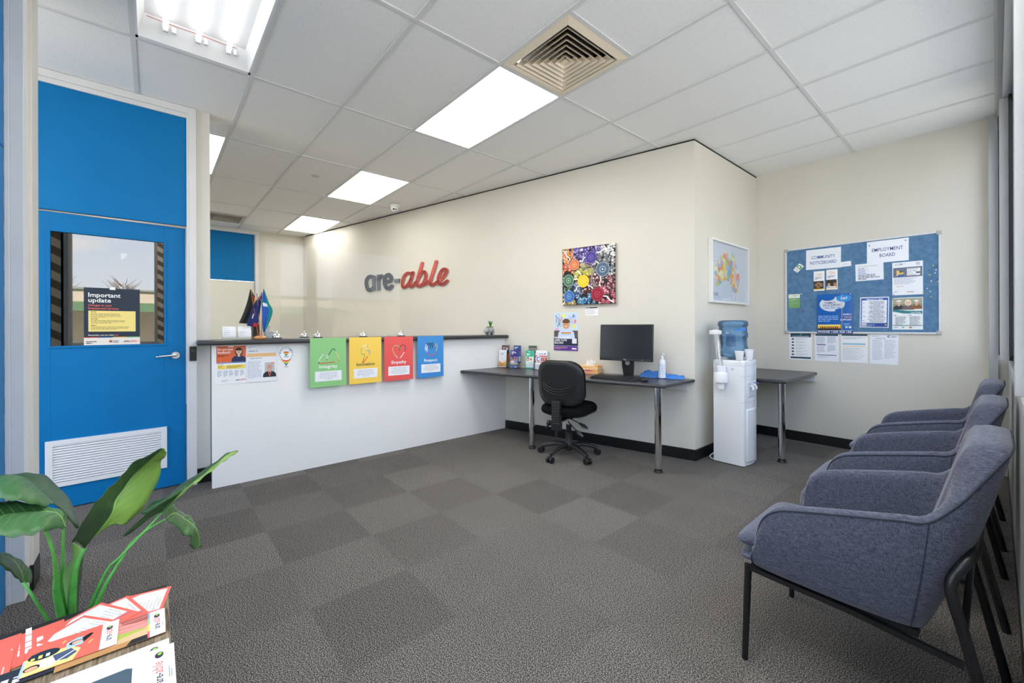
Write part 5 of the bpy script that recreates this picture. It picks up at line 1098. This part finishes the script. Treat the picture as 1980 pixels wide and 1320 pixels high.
for k in range(8):
    a0_, a1_ = RAD(-62+k*7), RAD(-62+(k+1)*7); r_ = .1172
    q.add([(r_*cos(a0_), r_*sin(a0_), .262), (r_*cos(a1_), r_*sin(a1_), .262), (r_*cos(a1_), r_*sin(a1_), .275), (r_*cos(a0_), r_*sin(a0_), .275)], [(0, 1, 2, 3)], PM('1E78D0'))
    if k > 3: q.add([(r_*cos(a0_), r_*sin(a0_), .279), (r_*cos(a1_)-.001, r_*sin(a1_), .279), (r_*cos(a1_)-.001, r_*sin(a1_), .292), (r_*cos(a0_), r_*sin(a0_), .292)], [(0, 1, 2, 3)], PM('4A90D8'))
q.build('label', t, smooth=False)
# foam cups on top
def cup(x, y, z, r0, r1, h, lab, nm='foam_cup'):
    o = MB().lathe([(r0*.98, 0), (r0, .001), (r1, h-.006), (r1+.003, h-.004), (r1+.003, h), (r1-.002, h), (r0-.002, .004), (.001, .004)], (0, 0, 0), M('foam_white', (.84, .85, .87), .6), 28).build(nm, loc=(x, y, z)); return tag(o, lab, 'cup', 'foam cups on the water cooler')
cup(-1.478, 3.915, .930, .026, .037, .083, 'white foam cup standing on the water cooler in front of the bottle')
cup(-1.437, 4.02, .930, .026, .037, .095, 'taller white foam cup on the water cooler right of the bottle')
# cup dispenser
t = thing('cup_dispenser', 'clear tube cup dispenser with a white holder on the side of the water cooler', 'cup dispenser', (-1.607, 3.842, .745))
tube_g = glass('clear_tube', (.93, .94, .95), .06)
T_ = MB(); T_.T = Matrix.Rotation(RAD(-5), 4, 'Y'); T_.lathe([(.043, .05), (.043, .42)], (-.01, 0, 0), tube_g, 28); T_.T = None; T_.build('clear_tube', t)
MB().lathe([(.050, 0), (.052, .004), (.052, .030), (.040, .038), (.001, .042)], (-.047, 0, .415), white_pl).build('cap', t)
MB().lathe([(.055, 0), (.056, .01), (.056, .078), (.052, .085), (.044, .085)], (.0, 0, -.01), white_pl).box((.0, .02, 0), (.03, .052, .07), white_pl).build('holder_collar', t)
MB().lathe([(.026, -.068), (.034, 0), (.040, .075), (.044, .13), (.044, .135), (.038, .135)], (.0, 0, 0), MC['foam_white'], 24).build('cup_stack', t)
q = MB(); q.T = Matrix.Rotation(RAD(-5), 4, 'Y'); q.box((-.012, .028, .08), (.002, .034, .40), white_pl); q.T = None; q.build('inner_strip', t, smooth=False)
# ------------------------------------------------------------------ armchairs (face local -x)
def armchair():
    t = thing('armchair', '', 'armchair')
    S = 24
    top = bez([(-.570, -.286, .425), (-.558, -.289, .505), (-.535, -.292, .556), (-.492, -.294, .590), (-.42, -.297, .612), (-.30, -.299, .640), (-.19, -.297, .664), (-.125, -.288, .678), (-.066, -.274, .744), (-.024, -.254, .812), (.004, -.228, .856), (.027, -.175, .887), (.031, -.07, .893), (.031, 0, .893)], 4)
    bot = bez([(-.578, -.280, .374), (-.572, -.282, .370), (-.556, -.283, .367), (-.52, -.284, .364), (-.45, -.285, .362), (-.33, -.285, .360), (-.22, -.280, .360), (-.165, -.270, .360), (-.143, -.250, .360), (-.136, -.222, .360), (-.130, -.19, .360), (-.125, -.14, .360), (-.121, -.06, .360), (-.120, 0, .360)], 4)
    top = top[:-1]+[Vector((p.x, -p.y, p.z)) for p in top[::-1]]; bot = bot[:-1]+[Vector((p.x, -p.y, p.z)) for p in bot[::-1]]
    n = len(top); rows = []; loops = []
    NV = 10
    for i in range(n):
        T, B = top[i], bot[i]; d = T-B
        ta = top[min(i+3, n-1)]-top[max(i-3, 0)]; tb = bot[min(i+3, n-1)]-bot[max(i-3, 0)]; tn = ta+tb*.6
        out = Vector((tn.y, -tn.x, 0)).normalized()*-1
        if out.dot(Vector((.3, T.y*2, 0))) < 0: out = -out
        f = min(1, max(0, (T.z-.69)/.16)); f = f*f*(3-2*f); th = .046+.038*f
        col = [B+d*(k/NV)+out*.014*sin(PI*k/NV) for k in range(NV+1)]
        up = Vector((0, 0, 1)) if d.z > .12 else Vector((-1, 0, .3)).normalized()
        rim = [T+out*-.008+up*.010, T-out*th*.5+up*.015, T-out*(th-.008)+up*.009]
        inn = [B-out*th+d*(k/NV)*.995 for k in range(NV, -1, -1)]
        rows.append(col); loops.append(col+rim+inn+[B-out*th*.5-Vector((0, 0, .004))])
    def shrink(L, dx, k): c_ = sum(L, Vector())/len(L); return [c_+(p-c_)*k+Vector((dx, 0, 0)) for p in L]
    loops = [shrink(loops[0], -.012, .5), shrink(loops[0], -.009, .85)]+loops+[shrink(loops[-1], -.009, .85), shrink(loops[-1], -.012, .5)]
    q = MB(); q.grid([[tuple(p) for p in r] for r in loops], fab_m, True)
    m_ = len(loops[0]); q.f.append(list(range(m_))[::-1]); q.m.append(0); q.f.append([(len(loops)-1)*m_+k for k in range(m_)]); q.m.append(0)
    q.build('shell', t, ang=180)
    pip = [Vector(r[-1])+Vector((0, 0, .002)) for r in rows]
    fr0 = [Vector(rows[0][k])+Vector((-.002, 0, 0)) for k in range(NV+1)]; fr1 = [Vector(rows[-1][k])+Vector((-.002, 0, 0)) for k in range(NV, -1, -1)]
    MB().tube(fr0[:-1]+pip+fr1[1:], .0030, piping_m, n=8).build('piping', t)
    # vertical seams where arm meets back
    for e_ in (28, n-29):
        MB().tube([Vector(rows[e_][k])+Vector((.0005, math.copysign(.0012, rows[e_][k].y), 0)) for k in range(NV+1)], .0016, piping_m, n=6).build('side_seam', t)
    # seat cushion (soft, overhangs the front) and under-cushion
    def pad(name, x0, x1, hy, z0, z1, nose, wide):
        q = MB(); R_ = []
        for i in range(17):
            u = i/16; x = x0+(x1-x0)*u; row = []
            for k in range(21):
                a = 2*PI*k/21; ca, sa = cos(a), sin(a)
                yy = math.copysign(abs(ca)**.22, ca)*hy*(wide if u < .12 else 1); zz = math.copysign(abs(sa)**.7, sa)*(z1-z0)/2*(1-.75*abs(ca)**9)
                e2 = min(1, max(.12, (u/.16)**.5)) if u < .9 else (1 if u < 1 else .3)
                row.append((x, yy*(1 if u > .05 else .97), (z0+z1)/2+zz*e2-.02*u+ (0.008*(1-abs(ca)**2)*sin(PI*u) if sa > 0 else 0)))
            R_.append(row)
        q.grid(R_, fab_m, True); q.f.append(list(range(21))[::-1]); q.m.append(0); q.f.append([16*21+k for k in range(21)]); q.m.append(0)
        o = q.build(name, t, ang=180); o.modifiers.new('s', 'SUBSURF').levels = 1; o.modifiers['s'].render_levels = 1
        return o
    pad('seat_cushion', -.665, -.14, .232, .385, .458, .03, 1.07)
    pad('seat_base', -.655, -.13, .240, .342, .392, .02, 1.06)
    # back inner cushion seam lines
    # frame
    for s_ in (-1, 1):
        MB().tube([(-.600, s_*.268, .352), (-.612, s_*.270, .0)], [.0125, .0105], blk_metal, n=14).build('leg', t)
        MB().tube([(-.600, s_*.268, .345), (-.30, s_*.270, .335), (-.058, s_*.272, .312)], .0115, blk_metal, n=4, flat=1).build('side_rail', t)
        MB().tube(bez([(-.076, s_*.266, .548), (-.084, s_*.272, .515), (-.075, s_*.274, .46), (-.053, s_*.273, .37), (.004, s_*.272, .10), (.024, s_*.272, .0)], 5), .0135, blk_metal, n=14).build('leg', t)
    MB().tube(bez([(-.076, -.266, .548), (-.058, -.258, .582), (-.044, -.225, .598), (-.040, -.17, .600), (-.038, 0, .600), (-.040, .17, .600), (-.044, .225, .598), (-.058, .258, .582), (-.076, .266, .548)], 5), .0135, blk_metal, n=14).build('back_rail', t)
    MB().box((-.066, -.27, .405), (-.050, .27, .425), blk_metal).build('cross_rail', t, bevel=.002)
    MB().box((-.60, -.26, .335), (-.585, .26, .35), blk_metal).build('cross_rail', t, bevel=.002)
    MB().box((-.59, -.25, .325), (-.15, .25, .345), M('under_black', (.01, .01, .01), .9)).build('seat_underside', t, smooth=False)
    return t
labs = ['blue-grey upholstered armchair nearest the camera in the row of three', 'middle blue-grey upholstered armchair in the row along the window wall', 'farthest blue-grey upholstered armchair in the row, nearest the noticeboard']
ac = armchair()
for k, y in enumerate((1.932, 2.865, 3.79)):
    o = ac if k == 0 else copy_tree(ac)
    o.location = (0, y, 0); o['label'] = labs[k]; o['group'] = 'armchairs in a row along the window wall'
# ------------------------------------------------------------------ side table with leaflets
TT = .45
t = thing('side_table', 'low oak-look side table with a black back edge in the near left corner', 'side table', (-1.21, -.43, 0))
MB().box((-.420, -.42, .415), (.40, .462, TT), wood_m).build('tabletop', t, smooth=False, bevel=.002)
MB().box((-.446, -.42, .0), (-.4205, .46, TT-.001), M('table_black', (.015, .015, .016), .5)).build('back_panel', t, smooth=False)
for yy in (-.40, .44): MB().box((-.40, yy-.018, 0), (.38, yy+.018, .415), wood_m).build('side_panel', t, smooth=False)
MB().box((-.40, -.38, .18), (.38, .42, .205), wood_m).build('shelf', t, smooth=False)
def flat(s, name, lab, cat, x, y, rz, k, group='leaflets on the side table'):
    s.b.v = [(a, b*.25 if b < 0 else b, c_) for a, b, c_ in s.b.v]
    return s.place(name, lab, cat, (x, y, TT+.0009+.0011*k), PI+rz, group, flat=True)
co = PM('E66A5C', .35)
PW = PM('E2E2E0', .35)
def coral_back(w=.150, h=.100):
    s = Sheet(w, h, co)
    s.poly([(.036, .008), (.142, .008), (.142, .070), (.128, .092), (.036, .092)], PW)
    s.para(.085, .082, .04, 1, .007, PM('555B66'), .5)
    for i in range(8): s.para(.050, .074-i*.0085, .08, 1, .0045, PM('8A909A'), .3)
    for i in range(3): s.line([(.043+.003*cos(a*PI/4), .022+.026*i+.003*sin(a*PI/4)) for a in range(9)], .001, PM('333A44'))
    s.line([(.026+.002*(i % 2), .006+.0068*i) for i in range(14)], .0022, PM('9C9CC8'), True)
    for i in range(2): s.para(.004, .055-.016*i, .016, 1, .010, PM('FBF4F2', .35), .8)
    return s
flat(coral_back(), 'coral_leaflet', 'coral leaflet with a white text box at the far right corner of the side table', 'leaflet', -1.568, -.023, RAD(-11), 0)
flat(coral_back(), 'coral_leaflet', 'coral leaflet with white text box, second from the side table far corner', 'leaflet', -1.568, -.080, RAD(19), 1)
flat(coral_back(), 'coral_leaflet', 'coral leaflet with a white text box, third along the back edge of the side table', 'leaflet', -1.570, -.1125, RAD(34), 2)
flat(coral_back(), 'coral_leaflet', 'coral leaflet whose white text box lies directly behind the yellow photo leaflet', 'leaflet', -1.5255, -.135, RAD(39), 3)
for k, (x, y, a, lab) in enumerate(((-1.553, -.222, 8, 'coral leaflet face up with white headline text behind the yellow photo leaflet'), (-1.550, -.300, 5, 'coral leaflet face up at the left edge of the photo, behind the other'), (-1.475, -.300, 4, 'coral leaflet face up at the front left of the pile'))):
    s = Sheet(.150, .100, co)
    for i, w_ in enumerate((.075, .09, .06)): s.para(.045, .076-.019*i, w_*2, 1, .013, PM('FBF4F2', .35), .8)
    s.line([(.018+.0025*(i % 2), .02+.005*i) for i in range(7)], .003, PM('9CA8D8')); s.para(.035, .010, .12, 1, .005, PM('F8D0C8'))
    flat(s, 'coral_leaflet', lab, 'leaflet', x, y, RAD(a), 1+k)
# hair photo leaflet (white logo strip at its bottom end)
s = Sheet(.120, .195, PM('C99A6A', .35))
s.r(0, .031, .120, .164, PM('B98A58', .35)); s.poly([(0, .031), (.0, .075), (.05, .05), (.055, .031)], PM('2B2A30', .35)).poly([(.02, .031), (.06, .031), (.12, .12), (.12, .195), (.05, .195), (.02, .10)], PM('D8B488', .35))
s.poly([(.05, .04), (.08, .034), (.085, .11), (.06, .15), (.035, .12)], PM('A8B850', .35)).poly([(.055, .031), (.12, .031), (.12, .10), (.105, .12), (.08, .118), (.062, .09)], PM('E09088', .35)).poly([(.085, .031), (.12, .031), (.12, .09), (.10, .085)], PM('A85A54', .35))
for i in range(5): s.line([(.070+.010*i, .034), (.072+.009*i, .07), (.082+.006*i, .105)], .0016, PM('B86A62' if i % 2 else 'F0B0A8', .35), True)
s.el(.100, .118, .013, .014, PM('E8C8A8', .35)); s.el(.098, .118, .013, .014, PM('3A2A24', .35), a0=PI*.9, a1=PI*1.6)
s.r(0, 0, .120, .031, PM('E4E4E4', .35)); 
for i, h in enumerate(('E86A70', 'F2D860', '8CC88A', '8AA8D8')): s.r(.03*i, .031, .03, .004, PM(h))
brand(s, .028, .011, .020); s.el(.092, .017, .009, .006, PM('3A2E4A')).el(.096, .0165, .004, .003, PM('8CC63F')); s.para(.035, .005, .03, 1, .003, GRY)
flat(s, 'photo_leaflet', 'leaflet with a pink hair photo and white are-able strip near the table edge', 'leaflet', -1.448, -.075, 0, 4)
s = Sheet(.06, .16, PM('2B3440', .35)); s.para(.01, .12, .03, 1, .012, CORAL); 
for i in range(3): s.para(.008, .092-.018*i, .035, 1, .014, PM('F4F4F4'), .8)
flat(s, 'navy_leaflet', 'dark navy leaflet sticking out below the yellow photo leaflet', 'leaflet', -1.428, -.25, RAD(0), 4)
# yellow photo leaflet on coral
s = Sheet(.116, .160, co); s.r(0, 0, .116, .031, PM('E4E4E4', .35))
brand(s, .030, .011, .020); s.el(.088, .017, .009, .006, PM('3A2E4A')).el(.092, .0165, .004, .003, PM('8CC63F'))
s.poly([(0, .160), (.0, .075), (.04, .065), (.066, .085), (.066, .160)], PM('F6DE86', .35)).r(0, .155, .062, .005, PM('A8C0DC')); s.poly([(.066, .150), (.080, .150), (.080, .128), (.066, .13)], NAVY)
s.poly([(.018, .135), (.03, .142), (.045, .128), (.045, .10), (.02, .098), (.008, .11)], PM('DADCE4', .35)).poly([(.02, .104), (.048, .112), (.054, .082), (.03, .070), (.014, .085)], PM('4A5878', .35)); s.el(.024, .142, .011, .013, PM('2E201C', .35)).el(.022, .142, .008, .010, PM('D8A888', .35)).line([(.004, .12), (.045, .07)], .003, WHT)
s.el(.066, .128, .018, .026, PM('22303F', .35), rot=RAD(-4)); 
for i in range(3): s.para(.055, .118+.012*i, .022, 1, .008, PM('F0E070' if i > 0 else 'F6F6F6'), .8)
s.poly([(.056, .092), (.056, .065), (.085, .050), (.092, .075), (.08, .092)], PM('A8C8DC', .35)).poly([(.062, .062), (.09, .046), (.094, .052), (.085, .066)], PM('1C1C22', .35)).el(.073, .076, .008, .012, PM('2A2226', .35)).el(.072, .074, .006, .009, PM('E0B090', .35))
s.line([(.05, .052), (.06, .046)], .003, YEL).line([(.088, .1), (.096, .096)], .003, YEL).line([(.096, .075), (.116, .072)], .001, PM('8CC88A'))
flat(s, 'photo_leaflet', 'coral leaflet with a yellow photo panel and white are-able strip on top of the pile', 'leaflet', -1.468, -.150, 0, 6)
# white booklets in front
def booklet(k, x, y, lab):
    s = Sheet(.215, .30, PM('E4E4E4', .35)); brand(s, .082, .022, .024); s.el(.186, .028, .012, .008, PM('3A2E4A')).el(.190, .027, .005, .004, PM('8CC63F')); s.para(.09, .010, .045, 2, .004, GRY)
    s.poly([(.012, .075), (.175, .075), (.182, .085), (.182, .28), (.012, .28)], PM('4A5A66', .35))
    for i in range(7): s.para(.13-.014*i, .255, .004, 1, .01, WHT) if False else None
    for i in range(6): s.para(.022+.0, .240-.022*i, .12, 1, .014, PM('F4F4F4'), .8)
    s.para(.022, .100, .10, 2, .008, PM('D0D4D8'))
    flat(s, 'white_booklet', lab, 'booklet', x, y, RAD(0), k, 'white booklets on the side table')
booklet(1, -1.2535, -.122, 'white booklet with a slate panel lying under the front one, its edge showing behind')
booklet(2, -1.2245, -.113, 'front white booklet with a slate panel and large are-able logo at the table corner')
s = Sheet(.118, .17, co); s.line([(.01, .12), (.11, .12)], .004, PM('A0A0C8')).line([(.01, .10), (.11, .10)], .004, PM('A0A0C8')); flat(s, 'coral_leaflet', 'coral leaflet with lilac lines lying left of the white booklets', 'leaflet', -1.305, -.33, 0, 1)
# ------------------------------------------------------------------ potted plant
t = thing('potted_plant', 'large-leaved green potted plant standing behind the side table', 'plant', (-1.86, -.19, 0))
OFF = Vector((1.86, .19, 0))
MB().lathe([(.075, 0), (.08, .01), (.100, .20), (.105, .205), (.105, .220), (.094, .220), (.090, .195), (.001, .190)], (0, 0, 0), M('plant_pot_black', (.02, .02, .022), .5)).build('pot', t)
LV = {'a':[((-1.858,-.212,.675),(-1.844,-.226,.703),(-1.803,-.225,.718)),((-1.867,-.177,.609),(-1.888,-.247,.718),(-1.733,-.235,.737)),((-2.0,-.209,.659),(-1.956,-.28,.737),(-1.705,-.264,.767)),((-2.111,-.276,.727),(-2.024,-.313,.752),(-1.706,-.296,.781)),((-2.161,-.335,.733),(-2.072,-.354,.751),(-1.777,-.347,.775)),((-2.171,-.407,.742),(-2.11,-.412,.744),(-1.938,-.412,.751))],
'b':[((-1.675,-.183,.716),(-1.647,-.181,.692),(-1.638,-.187,.694)),((-1.758,-.203,.706),(-1.692,-.203,.722),(-1.561,-.205,.725)),((-1.86,-.261,.707),(-1.751,-.256,.719),(-1.546,-.233,.726)),((-1.904,-.312,.718),(-1.779,-.304,.716),(-1.551,-.269,.733)),((-1.919,-.36,.726),(-1.772,-.342,.718),(-1.586,-.31,.736))],
'c':[((-1.844,-.272,.485),(-1.829,-.285,.499),(-1.802,-.285,.514)),((-1.873,-.276,.508),(-1.832,-.29,.531),(-1.77,-.294,.553)),((-1.891,-.296,.537),(-1.833,-.305,.569),(-1.74,-.305,.59)),((-1.887,-.323,.571),(-1.828,-.33,.593),(-1.731,-.325,.616)),((-1.883,-.348,.588),(-1.822,-.354,.604),(-1.75,-.347,.62))],
'd':[((-1.737,-.179,.614),(-1.813,-.16,.562),(-1.804,-.103,.625)),((-1.681,-.159,.669),(-1.805,-.104,.646),(-1.849,-.064,.598)),((-1.671,-.133,.724),(-1.836,-.094,.681),(-1.888,-.017,.642)),((-1.726,-.105,.75),(-1.86,-.076,.705),(-1.899,.017,.723)),((-1.782,-.078,.767),(-1.867,-.054,.741),(-1.883,.019,.769)),((-1.809,-.048,.8),(-1.85,-.019,.78),(-1.845,.033,.803)),((-1.804,.02,.832),(-1.813,.024,.831),(-1.823,.028,.826))],
'e':[((-1.963,.018,.572),(-1.96,.022,.567),(-1.956,.027,.567)),((-1.778,-.073,.581),(-1.97,.041,.584),(-1.939,.046,.592)),((-1.89,-.02,.595),(-1.969,.088,.624),(-1.899,.093,.654)),((-2.043,.079,.629),(-1.992,.138,.658),(-1.926,.138,.674)),((-2.051,.162,.675),(-2.035,.18,.677),(-1.949,.189,.705)),((-2.097,.231,.707),(-2.094,.234,.704),(-2.042,.234,.703)),((-2.114,.272,.706),(-2.114,.273,.705),(-2.113,.273,.704))],
'f':[((-1.977,.033,.558),(-1.951,.033,.545),(-1.918,.04,.543)),((-2.038,.054,.562),(-1.994,.059,.544),(-1.925,.063,.517)),((-2.073,.075,.52),(-2.008,.089,.508),(-1.933,.084,.476)),((-2.096,.109,.483),(-2.01,.117,.471),(-1.941,.105,.462)),((-2.101,.134,.423),(-2.024,.132,.426),(-1.97,.102,.414)),((-2.089,.148,.349),(-2.046,.136,.365),(-2.003,.126,.384))],
'g':[((-1.876,-.203,.321),(-1.822,-.185,.342),(-1.874,-.184,.314)),((-1.906,-.222,.407),(-1.808,-.185,.417),(-1.896,-.18,.389)),((-1.901,-.215,.473),(-1.805,-.182,.481),(-1.905,-.174,.455)),((-1.867,-.192,.522),(-1.813,-.175,.53),(-1.902,-.171,.504)),((-1.869,-.194,.566),(-1.817,-.165,.561),(-1.87,-.165,.54))],
'h':[((-2.162,.033,.554),(-2.165,.03,.544),(-2.162,.033,.528)),((-2.215,.002,.536),(-2.204,-.001,.52),(-2.152,.014,.509)),((-2.25,-.039,.487),(-2.235,-.037,.489),(-2.218,-.032,.492))]}
def leaf(key, ml, mr):
    st = LV[key]; cols = [bez([s_[k] for s_ in st], 6) for k in range(3)]
    n = len(cols[0]); K = 12; q = MB(); rows = []
    for i in range(n):
        l, m_, r = cols[0][i], cols[1][i], cols[2][i]; row = []
        up = Vector((0, 0, 1))
        for k in range(K+1):
            u = k/K
            if u <= .5: v = u*2; p = l.lerp(m_, v); b_ = sin(PI*v)*(l-m_).length*.10
            else: v = (u-.5)*2; p = m_.lerp(r, v); b_ = sin(PI*v)*(r-m_).length*.10
            edge = .003*sin(i*1.1+k)*abs(u-.5)*2
            row.append(p+up*(b_+edge)+OFF)
        rows.append(row)
    me_v = [p for r_ in rows for p in r_]; fs = []; mi = []; uv = []
    for i in range(n-1):
        for k in range(K):
            a = i*(K+1)+k; fs.append((a, a+1, a+K+2, a+K+1)); mi.append(0 if k < K//2 else 1)
            uv += [(k/K, i/(n-1)), ((k+1)/K, i/(n-1)), ((k+1)/K, (i+1)/(n-1)), (k/K, (i+1)/(n-1))]
    me = bpy.data.meshes.new('leaf'); me.from_pydata([tuple(p) for p in me_v], [], fs)
    for m_ in (ml, mr): me.materials.append(m_)
    me.polygons.foreach_set('material_index', mi); me.polygons.foreach_set('use_smooth', [True]*len(fs))
    ul = me.uv_layers.new(name='UVMap'); ul.data.foreach_set('uv', [c_ for p in uv for c_ in p])
    o = bpy.data.objects.new('leaf', me); COL.objects.link(o); o.parent = t
    sd = o.modifiers.new('t', 'SOLIDIFY'); sd.thickness = .0014; sd.offset = 0
    return o
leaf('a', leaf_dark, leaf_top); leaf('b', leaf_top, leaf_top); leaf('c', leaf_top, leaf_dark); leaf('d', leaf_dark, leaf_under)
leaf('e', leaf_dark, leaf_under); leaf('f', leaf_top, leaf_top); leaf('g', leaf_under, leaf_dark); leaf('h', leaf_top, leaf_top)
SM = {'s1':[(-1.683,-.223,.683),(-1.692,-.218,.659),(-1.711,-.21,.594),(-1.766,-.213,.511),(-1.795,-.216,.453),(-1.85,-.205,.30),(-1.857,-.195,.19)],
's2':[(-1.679,-.188,.692),(-1.71,-.193,.628),(-1.754,-.199,.547),(-1.816,-.21,.466),(-1.875,-.20,.29),(-1.87,-.19,.19)],
's3':[(-1.829,-.285,.501),(-1.806,-.259,.45),(-1.845,-.22,.30),(-1.85,-.2,.19)],
's4':[(-1.813,-.16,.562),(-1.8,-.175,.523),(-1.807,-.183,.459),(-1.853,-.191,.29),(-1.855,-.185,.19)],
's5':[(-1.96,.022,.567),(-1.895,-.025,.54),(-1.872,-.06,.516),(-1.835,-.078,.494),(-1.823,-.094,.47),(-1.81,-.12,.42),(-1.84,-.16,.29),(-1.85,-.175,.19)],
's6':[(-1.951,.033,.545),(-1.89,-.02,.543),(-1.854,-.055,.521),(-1.828,-.085,.499),(-1.823,-.111,.475),(-1.825,-.14,.40),(-1.86,-.17,.29),(-1.862,-.175,.19)]}
for k_, pts in SM.items():
    pp = [p+OFF for p in bez(pts, 5)]; n = len(pp); r0, r1 = {'s1': (.0035, .017), 's2': (.0035, .009), 's3': (.0035, .006), 's4': (.006, .016), 's5': (.0032, .009), 's6': (.0028, .008)}[k_]
    MB().tube(pp, [r0+(r1-r0)*(i/n)**2.2 for i in range(n)], stem_m, n=10).build('stem', t)
# ------------------------------------------------------------------ outside the window wall
grd = MB().box((-40, -40, -.3), (60, 40, -.12), M('pale_concrete', (.56, .53, .48), .9, noise=(2, .1))).build('ground_outside', smooth=False); struct(grd)
def mat_brick():
    mt = bpy.data.materials.new('orange_brick'); mt.use_nodes = True; nt = mt.node_tree; b = nt.nodes['Principled BSDF']; b.inputs['Roughness'].default_value = .9
    g = N(nt, 'ShaderNodeTexCoord'); mp = N(nt, 'ShaderNodeMapping'); mp.inputs['Rotation'].default_value = (PI/2, 0, PI/2); nt.links.new(g.outputs['Object'], mp.inputs[0])
    k = N(nt, 'ShaderNodeTexBrick'); k.inputs['Scale'].default_value = 1.6; k.inputs['Color1'].default_value = (.62, .28, .12, 1); k.inputs['Color2'].default_value = (.72, .38, .17, 1); k.inputs['Mortar'].default_value = (.6, .5, .4, 1)
    nt.links.new(mp.outputs[0], k.inputs[0]); nt.links.new(k.outputs[0], b.inputs['Base Color']); return mt
b_ = thing('brick_building', 'low orange brick building across the road, seen in the reflections', 'building', (16, 0, -.12))
MB().box((0, -9, 0), (5, 22, 2.95), mat_brick()).build('wall', b_, smooth=False)
MB().box((-.12, -9.1, 2.95), (5.1, 22.1, 3.03), M('parapet_grey', (.3, .3, .3), .7)).build('parapet', b_, smooth=False)
MB().box((-.05, -1.1, 1.9), (.0, -.5, 2.9), M('brick_window', (.12, .14, .18), .2)).build('window', b_, smooth=False)
MB().box((-.05, 5.0, .9), (.0, 6.4, 2.2), MC['brick_window']).build('window', b_, smooth=False)
MB().prism([(-2.4, 2.05), (0, 2.45), (0, 2.4), (-2.4, 2.0)], -8, 8, M('green_awning', (.12, .22, .10), .7), 'y').build('awning', b_, smooth=False)
tm = M('bare_branches', (.22, .15, .10), .9)
for k, y in enumerate((-5.6, -3.2, -.8, 1.6, 4.0)):
    q = MB(); h0 = rr.uniform(4.2, 5.0)
    q.tube([(0, 0, 0), (0, 0, h0*.5)], [.12, .08], tm, n=8)
    for j in range(130):
        a, L_ = rr.uniform(0, 2*PI), rr.uniform(.3, .9); z0_ = rr.uniform(h0*.45, h0*.85); rr0 = rr.uniform(0, .35)
        q.tube([(cos(a)*rr0, sin(a)*rr0, z0_), (cos(a)*(rr0+L_*.6), sin(a)*(rr0+L_*.6), z0_+L_*.6)], [.02, .006], tm, n=4)
    o = q.build('bare_tree', loc=(22.5+rr.uniform(-.4, .4), y, -.12)); tag(o, 'bare branching tree behind the brick building, seen only in the door glass reflection', 'tree', 'bare trees behind the brick building')
